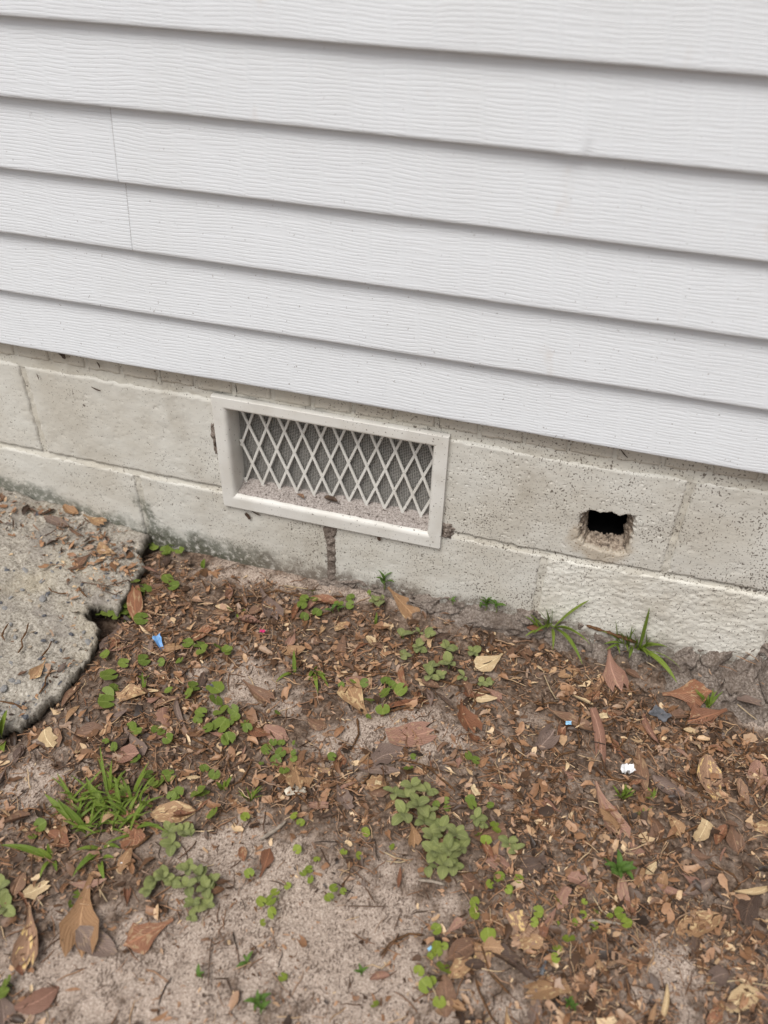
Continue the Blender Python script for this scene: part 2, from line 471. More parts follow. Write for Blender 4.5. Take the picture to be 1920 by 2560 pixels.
def link(name, me, parent=None, loc=None):
    o = bpy.data.objects.new(name, me)
    C.objects.link(o)
    if parent is not None:
        o.parent = parent
    if loc is not None:
        o.location = loc
    return o

def tag(o, label=None, cat=None, group=None, kind=None):
    if label: o['label'] = label
    if cat: o['category'] = cat
    if group: o['group'] = group
    if kind: o['kind'] = kind
    return o

def empty(name, loc=(0, 0, 0)):
    o = bpy.data.objects.new(name, None)
    o.empty_display_size = 0.02
    C.objects.link(o)
    o.location = loc
    return o

def grid_faces(nu, nv, off=0, flip=False):
    i, j = np.meshgrid(np.arange(nu - 1), np.arange(nv - 1), indexing='ij')
    a = (i * nv + j).ravel() + off
    f = np.stack([a, a + nv, a + nv + 1, a + 1], 1)
    return f[:, ::-1] if flip else f

def box(x0, x1, y0, y1, z0, z1):
    v = [(x, y, z) for x in (x0, x1) for y in (y0, y1) for z in (z0, z1)]
    f = [(0, 1, 3, 2), (4, 6, 7, 5), (0, 4, 5, 1), (2, 3, 7, 6), (0, 2, 6, 4), (1, 5, 7, 3)]
    return v, f

class MB:
    def __init__(s): s.v = []; s.f = []
    def add(s, v, f):
        o = len(s.v)
        s.v.extend([tuple(p) for p in v]); s.f.extend([tuple(int(i) + o for i in q) for q in f])
    def tube(s, pts, rad, n=6, cap=True):
        pts = [Vector(p) for p in pts]
        vs = []; fs = []
        for i, p in enumerate(pts):
            d = (pts[min(i + 1, len(pts) - 1)] - pts[max(i - 1, 0)])
            d = d.normalized() if d.length > 1e-9 else Vector((0, 0, 1))
            a = d.cross(Vector((0.3, 0.2, 1))).normalized(); b = d.cross(a)
            r = rad[i] if hasattr(rad, '__len__') else rad
            for k in range(n):
                t = 2 * math.pi * k / n
                vs.append(p + (a * math.cos(t) + b * math.sin(t)) * r)
        for i in range(len(pts) - 1):
            for k in range(n):
                fs.append((i * n + k, i * n + (k + 1) % n, (i + 1) * n + (k + 1) % n, (i + 1) * n + k))
        if cap:
            fs.append(tuple(range(n))[::-1]); fs.append(tuple((len(pts) - 1) * n + k for k in range(n)))
        s.add(vs, fs)
    def mesh(s, name, mat, smooth=False):
        return mesh(name, s.v, s.f, mat, smooth)

# ------------------------------------------------------------------ ground shape and pixel rays
def ray(u, v):
    d = CAMR.T @ np.array([(u - 960) / FPX, (v - 1280) / FPX, 1.0])
    return d
def on_plane(u, v, ax, val):
    d = ray(u, v)
    return CAMC + d * (val - CAMC[ax]) / d[ax]

def slab_top(x, y):
    return -0.113 - 0.135 * (x + 0.75) + 0.05 * y
def to_slab(u, v):
    z = -0.14
    for _ in range(12):
        p = on_plane(u, v, 2, z); z = float(slab_top(p[0], p[1]))
    return p
SLAB_PX = [(345, 1375), (362, 1405), (346, 1435), (330, 1452), (318, 1475), (306, 1500), (297, 1522), (284, 1524),
           (272, 1513), (246, 1510), (222, 1513), (217, 1530), (226, 1546), (241, 1552), (247, 1572), (246, 1596), (228, 1632),
           (206, 1664), (186, 1688), (154, 1725), (120, 1758), (89, 1786), (40, 1815), (-120, 1850), (-420, 1900)]
_sp = [to_slab(u, v)[:2] for u, v in SLAB_PX]
SLAB = np.array([(-1.75, 0.004), (-0.40, 0.004)] + [tuple(p) for p in _sp] + [(-1.75, _sp[-1][1] - 0.2)])

def poly_sdf(px, py, P):
    px = np.asarray(px, float); py = np.asarray(py, float)
    best = np.full(np.broadcast(px, py).shape, 1e9); inside = np.zeros(best.shape, bool)
    n = len(P)
    for i in range(n):
        ax, ay = P[i]; bx, by = P[(i + 1) % n]
        ex, ey = bx - ax, by - ay
        t = np.clip(((px - ax) * ex + (py - ay) * ey) / (ex * ex + ey * ey + 1e-12), 0, 1)
        best = np.minimum(best, np.hypot(px - ax - t * ex, py - ay - t * ey))
        c = ((ay > py) != (by > py)) & (px < (bx - ax) * (py - ay) / (by - ay + 1e-15) + ax)
        inside ^= c
    return np.where(inside, -best, best)

NOTCH = to_slab(250, 1530)[:2]
def ground_h(x, y, fine=False):
    x = np.asarray(x, float); y = np.asarray(y, float)
    h = -0.186 - 0.022 * sstep(0.10, 0.50, x) + 0.018 * np.maximum(y, -1.5)
    h = h - 0.060 * np.exp(-((x - NOTCH[0]) ** 2 + (y - NOTCH[1]) ** 2) / 0.030 ** 2)
    d = poly_sdf(x, y, SLAB)
    h = h - 0.022 * np.exp(-np.maximum(d, 0) / 0.045) - 0.02 * sstep(0.0, -0.04, d)
    h = h + 0.010 * fbm(x * 6, y * 6, 3, 1) + 0.004 * fbm(x * 30, y * 30, 3, 2)
    if fine:
        h = h + 0.0022 * fbm(x * 130, y * 130, 3, 5)
    return h

# mortar and soil skirt along the wall: its top on the wall and its reach from the wall, by x
SK_X = [-0.9, -0.12, 0.04, 0.12, 0.206, 0.302, 0.40, 0.469, 0.561, 0.63, 0.665, 0.688, 0.742, 0.814, 1.0, 1.3, 2.2]
SK_Z = [-0.215, -0.200, -0.170, -0.158, -0.148, -0.150, -0.137, -0.143, -0.162, -0.180, -0.170, -0.148, -0.138, -0.102, -0.11, -0.13, -0.15]
SK_Y = [0.004, 0.010, 0.020, 0.026, 0.030, 0.026, 0.026, 0.034, 0.044, 0.056, 0.062, 0.068, 0.095, 0.115, 0.12, 0.10, 0.08]
def skirt_h(x, y):
    zt = np.interp(x, SK_X, SK_Z); out = np.interp(x, SK_X, SK_Y)
    t = np.clip(-np.asarray(y) / out, 0, 1)
    return np.where(-np.asarray(y) < out, zt + (ground_h(x, -out) - zt) * t ** 0.67, -9.0)
_gx = np.arange(-1.4, 1.6, 0.004); _gy = np.arange(-1.5, 0.06, 0.004)
_GX, _GY = np.meshgrid(_gx, _gy, indexing='ij')
_SD = poly_sdf(_GX, _GY, SLAB)
_GH = ground_h(_GX, _GY)
_SH = np.maximum(np.where(_SD < 0, np.maximum(_GH, slab_top(_GX, _GY)), _GH), skirt_h(_GX, _GY))
def _look(A, x, y):
    i = min(max((x + 1.4) / 0.004, 0), len(_gx) - 1.001); j = min(max((y + 1.5) / 0.004, 0), len(_gy) - 1.001)
    a, b = int(i), int(j); p, q = i - a, j - b
    return float((A[a, b] * (1 - q) + A[a, b + 1] * q) * (1 - p) + (A[a + 1, b] * (1 - q) + A[a + 1, b + 1] * q) * p)
def surf_h(x, y):
    return _look(_SH, x, y)
def slab_d(x, y):
    return _look(_SD, x, y)

def G(u, v):
    z = -0.19
    for _ in range(14):
        p = on_plane(u, v, 2, z)
        if p[1] > -0.004: p = on_plane(u, v, 1, -0.004)
        z = 0.5 * z + 0.5 * surf_h(p[0], p[1])
    return np.array([p[0], p[1], surf_h(p[0], p[1])])

# bare sandy patches seen in the photograph: (u, v, radius in px, strength)
BARE = [(880, 2400, 260, 1.0), (700, 2250, 190, 1.0), (560, 2480, 220, .95), (960, 2250, 130, .8), (640, 2120, 110, .75), (500, 2120, 90, .6),
        (930, 1830, 95, .85), (1080, 1840, 110, .75), (850, 1850, 70, .6), (600, 1720, 110, .75), (500, 1690, 60, .6), (720, 1760, 70, .6),
        (250, 2480, 220, .9), (480, 2300, 150, .9), (560, 2150, 120, .85), (200, 2300, 100, .5), (80, 1970, 130, .85), (330, 2470, 190, .9), (140, 2450, 170, .65), (60, 2540, 130, .6), (430, 2400, 120, .8), (1000, 2480, 150, .85), (1120, 2300, 70, .5), (1150, 2480, 90, .5), (640, 1440, 60, .9), (720, 1450, 60, .9), (820, 1460, 60, .9), (560, 1425, 55, .8),
        (900, 1480, 45, .9), (1000, 1500, 45, .8), (1120, 1530, 40, .7), (1680, 2430, 110, .7), (1330, 1800, 60, .35), (430, 2330, 160, .75), (1250, 2520, 200, .35),
        (1830, 1720, 60, .9), (1900, 1790, 60, .8)]
_b = []
for u, v, r, s_ in BARE:
    p = G(u, v); q = G(u + r, v)
    _b.append((p[0], p[1], float(np.hypot(*(q - p)[:2])), s_))
def bare(x, y):
    x = np.asarray(x, float); y = np.asarray(y, float)
    k = np.zeros(np.broadcast(x, y).shape)
    for bx, by, r, s_ in _b:
        k = np.maximum(k, 0.92 * s_ * np.exp(-((x - bx) ** 2 + (y - by) ** 2) / (0.85 * r * r)))
    k = k + 0.30 * fbm(x * 13, y * 13, 3, 21) + 0.55 * fbm(x * 45, y * 45, 3, 23) * sstep(0.05, 0.4, k)
    return np.clip(k, 0, 1)

# ------------------------------------------------------------------ ground
def build_ground():
    def axis(lo, hi, st, far_lo, far_hi):
        a = np.arange(lo, hi + st / 2, st)
        L = []; s_ = st; v = lo
        while v > far_lo:
            s_ *= 1.28; v -= s_; L.append(v)
        H = []; s_ = st; v = hi
        while v < far_hi:
            s_ *= 1.28; v += s_; H.append(v)
        return np.concatenate([np.array(L[::-1]), a, np.array(H)])
    ax = axis(-0.92, 1.12, 0.0034, -60, 60); ay = axis(-1.06, 0.03, 0.0034, -60, 6)
    X, Y = np.meshgrid(ax, ay, indexing='ij')
    Z = ground_h(X, Y, True)
    b = bare(X, Y)
    Z = Z + (1 - b) * 0.004 * (fbm(X * 70, Y * 70, 2, 9) + 0.3)
    me = mesh('ground', np.stack([X, Y, Z], -1).reshape(-1, 3), grid_faces(len(ax), len(ay)), M['soil'])
    at = me.attributes.new('humus', 'FLOAT', 'POINT')
    far = sstep(1.2, 2.5, np.hypot(X - 0.2, Y + 0.4))
    at.data.foreach_set('value', (np.clip(1.0 - b * 1.15, 0, 1) * (1 - far) + 0.45 * far).astype(np.float32).ravel())
    o = link('ground', me)
    tag(o, 'pinkish grey sand and dark leaf mould at the foot of the house', kind='structure')
build_ground()

# ------------------------------------------------------------------ concrete slab
def build_slab():
    st = 0.0036
    xs = np.arange(-1.1, -0.28, st); ys = np.arange(-0.72, 0.004, st)
    X, Y = np.meshgrid(xs, ys, indexing='ij')
    Xw = X + 0.009 * fbm(X * 55, Y * 55, 4, 31); Yw = Y + 0.009 * fbm(X * 55, Y * 55, 4, 33)
    d = poly_sdf(Xw, Yw, SLAB)
    keep = d < 0
    e = np.clip(-d / 0.007, 0, 1)
    Z = slab_top(X, Y) + 0.007 * fbm(X * 18, Y * 18, 4, 35) + 0.0046 * fbm(X * 110, Y * 110, 3, 37) - 0.010 * sstep(0.12, 0.5, fbm(X * 34, Y * 34, 3, 39)) * (1 - e * 0.55)
    Z = Z - 0.005 * (1 - e) ** 2 * (1.0 + 1.2 * vnoise(X * 40, Y * 40, 5))
    fc = grid_faces(len(xs), len(ys))
    kf = fc[keep.ravel()[fc].all(1)]
    V = np.stack([X, Y, Z], -1).reshape(-1, 3)
    used = np.unique(kf); rm = -np.ones(len(V), int); rm[used] = np.arange(len(used))
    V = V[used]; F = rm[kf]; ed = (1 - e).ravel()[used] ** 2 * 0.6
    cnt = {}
    for q in F:
        for k in range(4):
            a, b = int(q[k]), int(q[(k + 1) % 4])
            cnt[(a, b)] = 1
    bnd = [(a, b) for (a, b) in cnt if (b, a) not in cnt]
    V = [tuple(p) for p in V]; F = [tuple(map(int, q)) for q in F]; ed = list(ed)
    low = {}
    rings = [(-0.012, 0.001), (-0.026, -0.003), (-0.05, -0.018), (-0.10, -0.030)]
    for a, b in bnd:
        for k in (a, b):
            if k not in low:
                x, y, z = V[k]; L = []
                for dz, o_ in rings:
                    n1 = float(vnoise(x * 70, y * 70 + dz * 90, 41)) * 0.012
                    n2 = float(vnoise(x * 70, y * 70 + dz * 90, 43)) * 0.012
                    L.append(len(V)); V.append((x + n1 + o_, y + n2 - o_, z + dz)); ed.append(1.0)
                low[k] = L
        pa, pb = a, b
        for r in range(len(rings)):
            F.append((pb, pa, low[a][r], low[b][r])); pa, pb = low[a][r], low[b][r]
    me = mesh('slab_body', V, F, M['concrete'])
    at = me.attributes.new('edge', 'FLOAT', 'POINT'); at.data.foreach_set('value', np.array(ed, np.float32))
    root = empty('concrete_slab', (-0.6, -0.25, -0.2))
    tag(root, 'broken concrete slab with exposed aggregate and a chipped notch, butting the block wall', 'slab')
    body = link('slab_body', me, root, (0.6, 0.25, 0.2))
    # aggregate stones
    protos = []
    for k in range(6):
        rg = np.random.default_rng(50 + k)
        vs = []; n = 6
        for lat in (-0.5, 0.15, 0.6):
            for a in range(n):
                r = math.cos(lat) * (0.75 + 0.5 * rg.random())
                vs.append((r * math.cos(a * 2 * math.pi / n + lat), 0.75 * r * math.sin(a * 2 * math.pi / n + lat), math.sin(lat) * 0.8))
        vs.append((0.1, 0, 0.72 + 0.1 * rg.random()))
        f = [(i * n + a, i * n + (a + 1) % n, (i + 1) * n + (a + 1) % n, (i + 1) * n + a) for i in range(2) for a in range(n)]
        f += [(2 * n + a, 2 * n + (a + 1) % n, 3 * n) for a in range(n)]
        for nm in ('stone_dark', 'stone_grey', 'stone_tan'):
            protos.append((nm, mesh('pebble', vs, f, M[nm], smooth=False)))
    spots = [(105, 1452, 11), (65, 1427, 10), (62, 1424, 9), (18, 1427, 11), (152, 1420, 9), (145, 1408, 9), (42, 1477, 7), (56, 1474, 8), (26, 1494, 8), (119, 1484, 8),
             (106, 1497, 13), (285, 1410, 11), (265, 1435, 9), (236, 1560, 10), (145, 1385, 12), (290, 1492, 12), (12, 1520, 9), (220, 1604, 13), (102, 1645, 9),
             (178, 1585, 9), (10, 1720, 15), (40, 1760, 12), (110, 1715, 13), (150, 1710, 12), (96, 1285, 14), (190, 1320, 8), (62, 1790, 11), (30, 1700, 10), (130, 1600, 8), (80, 1580, 7), (205, 1462, 8)]
    rg = random.Random(5)
    for _ in range(120):
        spots.append((rg.uniform(-10, 330), rg.uniform(1260, 1790), rg.uniform(4, 8)))
    for u, v, s_ in spots:
        p = to_slab(u, v)
        if slab_d(p[0], p[1]) > -0.006 or p[1] > -0.01:
            continue
        nm, me = rg.choice([t for t in protos if s_ < 8 or t[0] != 'stone_tan'])
        o = link('pebble', me, body)
        o.location = (p[0], p[1], p[2] + 0.0006 * rg.uniform(-1, 1))
        k = s_ * 0.00066
        o.scale = (k, k * rg.uniform(.7, 1.1), k * 0.55)
        o.rotation_euler = (rg.uniform(-.3, .3), rg.uniform(-.3, .3), rg.uniform(0, 6.28))
build_slab()

# ------------------------------------------------------------------ foundation wall
def wz(x):      # the courses are not quite level
    return -0.003 * np.exp(-((x - 0.40) / 0.13) ** 2) + 0.009 * sstep(0.45, 0.8, x) + 0.002 * np.sin(np.asarray(x) * 5)

HOLE = [(0.4615, 0.106), (0.47, 0.1115), (0.482, 0.109), (0.495, 0.114), (0.507, 0.110), (0.520, 0.1125), (0.527, 0.112), (0.531, 0.090), (0.533, 0.050), (0.530, 0.042), (0.500, 0.042), (0.472, 0.043), (0.464, 0.056)]
CRATER = [(0.449, 0.092), (0.455, 0.109), (0.466, 0.1155), (0.49, 0.114), (0.50, 0.119), (0.512, 0.113), (0.525, 0.1185), (0.54, 0.1165), (0.545, 0.10), (0.543, 0.06), (0.541, 0.034), (0.53, 0.029), (0.50, 0.030), (0.47, 0.037), (0.455, 0.052)]

def make_block(root, name, x0, x1, z0, z1, mat, yf=0.0, amp=0.0012, edge=0.005, hole=False, st=0.0028, depth=0.19, seed=0):
    nx = max(3, int((x1 - x0) / st)); nz = max(3, int((z1 - z0) / st))
    if hole:
        nx *= 2; nz *= 2
    X, Z = np.meshgrid(np.linspace(x0, x1, nx), np.linspace(z0, z1, nz), indexing='ij')
    dx = np.minimum(X - x0, x1 - X); dz = np.minimum(Z - z0, z1 - Z)
    dd = np.minimum(dx, dz) + 0.003 * fbm(X * 90, Z * 90, 3, 61 + seed)
    e = np.clip(1 - dd / edge, 0, 1.3)
    Y = yf + 0.006 * e ** 2 - amp * fbm(X * 40, Z * 40, 4, 63 + seed) - amp * 1.5 * fbm(X * 9, Z * 9, 2, 64)
    pit = fbm(X * 150, Z * 150, 2, 67)
    Y = Y + 0.0012 * sstep(0.38, 0.5, pit)
    if mat is M['block_rough']:
        Y = Y - 0.0024 * np.clip(fbm(X * 190, Z * 240, 2, 69), -0.4, 0.5)
    keep = None
    if hole:
        jx = X + 0.004 * fbm(X * 160, Z * 160, 3, 71); jz = Z + 0.004 * fbm(X * 160, Z * 160, 3, 73)
        dc = poly_sdf(jx, jz, np.array(CRATER)); dh = poly_sdf(jx, jz, np.array(HOLE))
        cr = sstep(0.001, -0.004, dc)
        depthc = 0.004 + 0.020 * sstep(0.014, 0.0, dh) + 0.015 * fbm(X * 170, Z * 170, 4, 75)
        Y = Y + cr * np.maximum(depthc, 0.003)
        Y = Y + 0.010 * sstep(0.001, -0.003, dh)
        keep = dh > -0.0016
    Zw = Z + wz(X)
    V = np.stack([X, Y, Zw], -1).reshape(-1, 3)
    F = grid_faces(nx, nz)
    if keep is not None:
        F = F[keep.ravel()[F].any(1)]
    n = len(V)
    # sides back into the wall
    ring = [(i, 0) for i in range(nx)] + [(nx - 1, j) for j in range(1, nz)] + [(i, nz - 1) for i in range(nx - 2, -1, -1)] + [(0, j) for j in range(nz - 2, 0, -1)]
    ri = np.array([i * nz + j for i, j in ring])
    B = V[ri].copy(); B[:, 1] = depth
    V = np.concatenate([V, B]); m = len(ri)
    S = np.array([(ri[(k + 1) % m], ri[k], n + k, n + (k + 1) % m) for k in range(m)])
    o = link(name, mesh(name, V, F.tolist() + S.tolist(), mat), root)
    return o

def build_wall():
    root = empty('foundation_wall', (0, 0.09, -0.2))
    tag(root, 'painted concrete block foundation wall with a brick top course under white siding', 'wall')
    B = 0.4064; g = 0.0045
    def blk(*a, **k):
        o = make_block(root, *a, **k); o.location = (0, -0.09, 0.2); return o
    for k in range(-4, 6):            # upper course; the vent takes one block's place
        c = k * B
        if k == 0: continue
        o = blk('concrete_block', c - B / 2 + g, c + B / 2 - g, 0.0045, 0.2045, M['block'], hole=(k == 1), seed=k + 9, st=0.0028 if abs(k) < 3 else 0.02)
        if k == 1:
            o['label'] = 'block with a ragged hole broken through it'; holed = o
    for k in range(-4, 6):            # lower course, bottom edge in the soil
        x0 = k * B
        rough = k == 1
        o = blk('concrete_block', x0 + g, x0 + B - g, -0.2035, -0.0045, M['block_rough'] if rough else M['block'], yf=-0.001 if rough else 0.0,
                amp=0.0016 if rough else 0.0012, seed=k + 30, st=0.0028 if abs(k) < 3 else 0.02)
        if rough: o['label'] = 'whiter block with a coarse pebbled face'
    # rowlock bricks
    x = -0.615 - 0.0733 * 16; pitch = 0.0733; i = 0
    while x < 2.2:
        near = -0.95 < x < 1.15
        blk('brick', x + 0.0022, x + pitch - 0.0022, 0.2195, 0.318, M['brick'], yf=0.002 + 0.002 * random.random(), edge=0.003, amp=0.0008, seed=i + 60, st=0.003 if near else 0.02)
        x += pitch; i += 1
    # mortar, joined: bed and head joints
    mb = MB()
    def strip(x0, x1, z0, z1, ytop, ybot, amp, seed, horiz=True):
        L = (x1 - x0) if horiz else (z1 - z0)
        far = x1 < -1.0 or x0 > 1.25
        n = max(4, int(L / (0.03 if far else 0.0028))); m = 7
        if horiz:
            X, T = np.meshgrid(np.linspace(x0, x1, n), np.linspace(0, 1, m), indexing='ij'); Z = z0 + (z1 - z0) * T
        else:
            T, Zt = np.meshgrid(np.linspace(0, 1, m), np.linspace(z0, z1, n), indexing='ij'); X = x0 + (x1 - x0) * T; Z = Zt
        Y = ybot + (ytop - ybot) * T + amp * fbm(X * 55, Z * 55, 4, seed) + amp * fbm(X * 12, Z * 12, 2, seed + 1)
        V = np.stack([X, Y, Z + wz(X)], -1).reshape(-1, 3)
        mb.add(V, grid_faces(X.shape[0], X.shape[1]))
    for a, b in ((-1.85, -1.0), (-1.0, -0.2), (0.2, 1.25), (1.25, 2.2)):
        strip(a, b, -0.0085, 0.0085, 0.0085, 0.0010, 0.003, 81)
    for a, b in ((-1.85, -1.0), (-1.0, 1.25), (1.25, 2.2)):
        strip(a, b, 0.2, 0.2245, 0.0065, 0.0035, 0.0035, 84)
    for k in range(-4, 5):
        c = (k + 0.5) * B
        if k not in (-1, 0):
            strip(c - 0.0085, c + 0.0085, 0.0, 0.207, 0.005, 0.004, 0.003, 87 + k, False)
        if k != 0:
            strip(k * B - 0.0085, k * B + 0.0085, -0.21, 0.0, 0.0035, 0.0035, 0.003, 97 + k, False)
    x = -0.615 - 0.0733 * 16
    while x < 2.2:
        strip(x - 0.004, x + 0.004, 0.214, 0.318, 0.0055, 0.0055, 0.002, int(x * 100) + 300, False); x += pitch
    o = link('mortar', mb.mesh('mortar', M['mortar'], True), root, (0, -0.09, 0.2)); o['kind'] = 'stuff'
    # crumbly unpainted mortar in the lower joint beneath the vent
    n = 60; m = 16
    T, Z = np.meshgrid(np.linspace(-1, 1, m), np.linspace(-0.2, -0.012, n), indexing='ij')
    hw = 0.011 + 0.006 * sstep(-0.12, -0.03, Z) + 0.006 * fbm(Z * 40, T * 0 + np.sign(T) * 7, 3, 5)
    X = T * hw + 0.004 * vnoise(Z * 20, 0, 3)
    Y = -0.0025 + 0.009 * T ** 4 + 0.006 * fbm(X * 120, Z * 120, 4, 7)
    V = np.stack([X, Y, Z], -1).reshape(-1, 3)
    o = link('crumbling_mortar', mesh('crumbling_mortar', V, grid_faces(m, n), M['skirt']), root, (0, -0.09, 0.2))
    o['label'] = 'brown crumbling mortar joint'
    # crumbs of dirt wedged beside the vent flange
    for k, (cx, cz, wx, hz) in enumerate([(-0.222, 0.118, 0.007, 0.045), (0.224, 0.006, 0.016, 0.022)]):
        T, Q = np.meshgrid(np.linspace(-1, 1, 14), np.linspace(-1, 1, 34), indexing='ij')
        X = cx + T * wx * (1 + 0.8 * fbm(Q * 3, T * 2, 3, 5 + k)); Z = cz + Q * hz
        Y = -0.004 + 0.012 * np.maximum(np.abs(T), np.abs(Q)) ** 3 + 0.007 * fbm(X * 150, Z * 150, 4, 7 + k)
        link('dirt_crumbs', mesh('dirt_crumbs', np.stack([X, Y, Z + wz(X)], -1).reshape(-1, 3), grid_faces(14, 34), M['skirt']), root, (0, -0.09, 0.2))
    # lumpy mortar and soil skirt along the foot of the wall
    tx, tz, oy = SK_X, SK_Z, SK_Y
    xs = np.concatenate([np.arange(-0.12, 1.2, 0.0028), np.linspace(1.2, 2.2, 20)[1:]]); ts = np.linspace(0, 1, 56)
    X, T = np.meshgrid(xs, ts, indexing='ij')
    zt = np.interp(X, tx, tz) + 0.016 * fbm(X * 22, X * 0, 4, 11); out = np.interp(X, tx, oy)
    zb = ground_h(X, -out - 0.02) - 0.02
    Y = -out * T ** 1.35 - 0.004 + 0.012 * (1 - T) ** 8
    Zc = zt + (zb - zt) * T ** 0.9
    lum = fbm(X * 26, T * 3.2 + X * 4, 5, 13)
    ter = np.abs(fbm(X * 16 + 5, T * 2.6, 4, 17))                   # cracks and ledges
    amp = np.clip(out * 0.75, 0.012, 0.04)
    Y = Y - amp * lum * sstep(0, 0.12, T) + amp * 0.8 * sstep(0.07, 0.0, ter) * sstep(0.02, 0.15, T)
    Zc = Zc + amp * 0.7 * fbm(X * 30, T * 4, 4, 19) * sstep(0, 0.1, T)
    Y = np.minimum(Y, 0.012)
    V = np.stack([X, Y, Zc], -1).reshape(-1, 3)
    o = link('mortar_skirt', mesh('mortar_skirt', V, grid_faces(len(xs), len(ts), flip=True), M['skirt']), root, (0, -0.09, 0.2))
    o['label'] = 'lumpy grey-brown mortar and soil along the wall base'
    # near-black liner that paints the shade of the hollow core behind the hole
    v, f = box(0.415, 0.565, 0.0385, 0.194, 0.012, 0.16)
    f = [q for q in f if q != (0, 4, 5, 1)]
    link('core_shade_liner', mesh('core_shade_liner', v, f, M['dark'], False), holed)
    # crawlspace box behind, near-black so its unlit depth is painted in
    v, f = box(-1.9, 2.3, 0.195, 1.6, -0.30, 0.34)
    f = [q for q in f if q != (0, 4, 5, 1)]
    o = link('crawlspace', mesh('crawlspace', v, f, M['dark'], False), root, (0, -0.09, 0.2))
build_wall()

# ------------------------------------------------------------------ siding
def build_siding():
    root = empty('house_siding', (0, 0, 0.258))
    tag(root, 'white vinyl lap siding with embossed wood grain above the block wall', 'siding')
    Z0, E = 0.258, 0.10586
    dent = on_plane(1468, 395, 1, -0.022)[0]
    seam1 = on_plane(320, 560, 1, -0.022)[0]; seam2 = on_plane(281, 370, 1, -0.022)[0]
    for k in range(-0, 13):
        zb = Z0 + k * E
        cuts = [(-2.2, 2.5)]
        if k == 2: cuts = [(-2.2, seam1 - 0.0006), (seam1 + 0.0006, 2.5)]
        if k == 3: cuts = [(-2.2, seam2 - 0.0006), (seam2 + 0.0006, 2.5)]
        for ci, (a, b) in enumerate(cuts):
            xs = np.unique(np.concatenate([np.linspace(a, b, max(8, int((b - a) / 0.03))), np.clip(np.linspace(dent - 0.05, dent + 0.05, 41), a, b)]))
            prof = [(-0.004, 0.004), (-0.012, 0.0012), (-0.0185, 0.0), (-0.0212, 0.0004), (-0.0225, 0.0022), (-0.0222, 0.006)]
            t = np.linspace(0.12, 1.0, 12)
            prof += [(-0.0222 + 0.0140 * q, 0.006 + (E + 0.006) * q) for q in t]
            P = np.array(prof)
            X, J = np.meshgrid(xs, np.arange(len(P)), indexing='ij')
            wav = 0.0016 * fbm(X * 3.1, J * 0.08 + k * 5, 2, 91 + k)
            Y = P[J, 0] + wav + (0.0011 if (len(cuts) == 2 and ci == 0) else 0.0)
            Zz = zb + P[J, 1] + 0.0012 * fbm(X * 2.3, X * 0 + k, 2, 93)
            if k == 4:
                dn = np.exp(-((X - dent) / 0.006) ** 2) * np.exp(-P[J, 1] / 0.012)
                Y = Y + 0.004 * dn; Zz = Zz - 0.0025 * dn
                fl = np.exp(-((X - dent + 0.015) / 0.03) ** 2) * np.exp(-P[J, 1] / 0.05)
                Y = Y - 0.002 * fl
            V = np.stack([X, Y, Zz - 0.258], -1).reshape(-1, 3)
            link('siding_plank', mesh('siding_plank', V, grid_faces(len(xs), len(P), flip=False), M['siding']), root)
    v, f = box(-2.2, 2.5, 0.003, 0.02, 0.33, 1.64)
    v = [(a, b, c - 0.258) for a, b, c in v]
    link('sheathing', mesh('sheathing', v, f, M['sheath'], False), root)
build_siding()

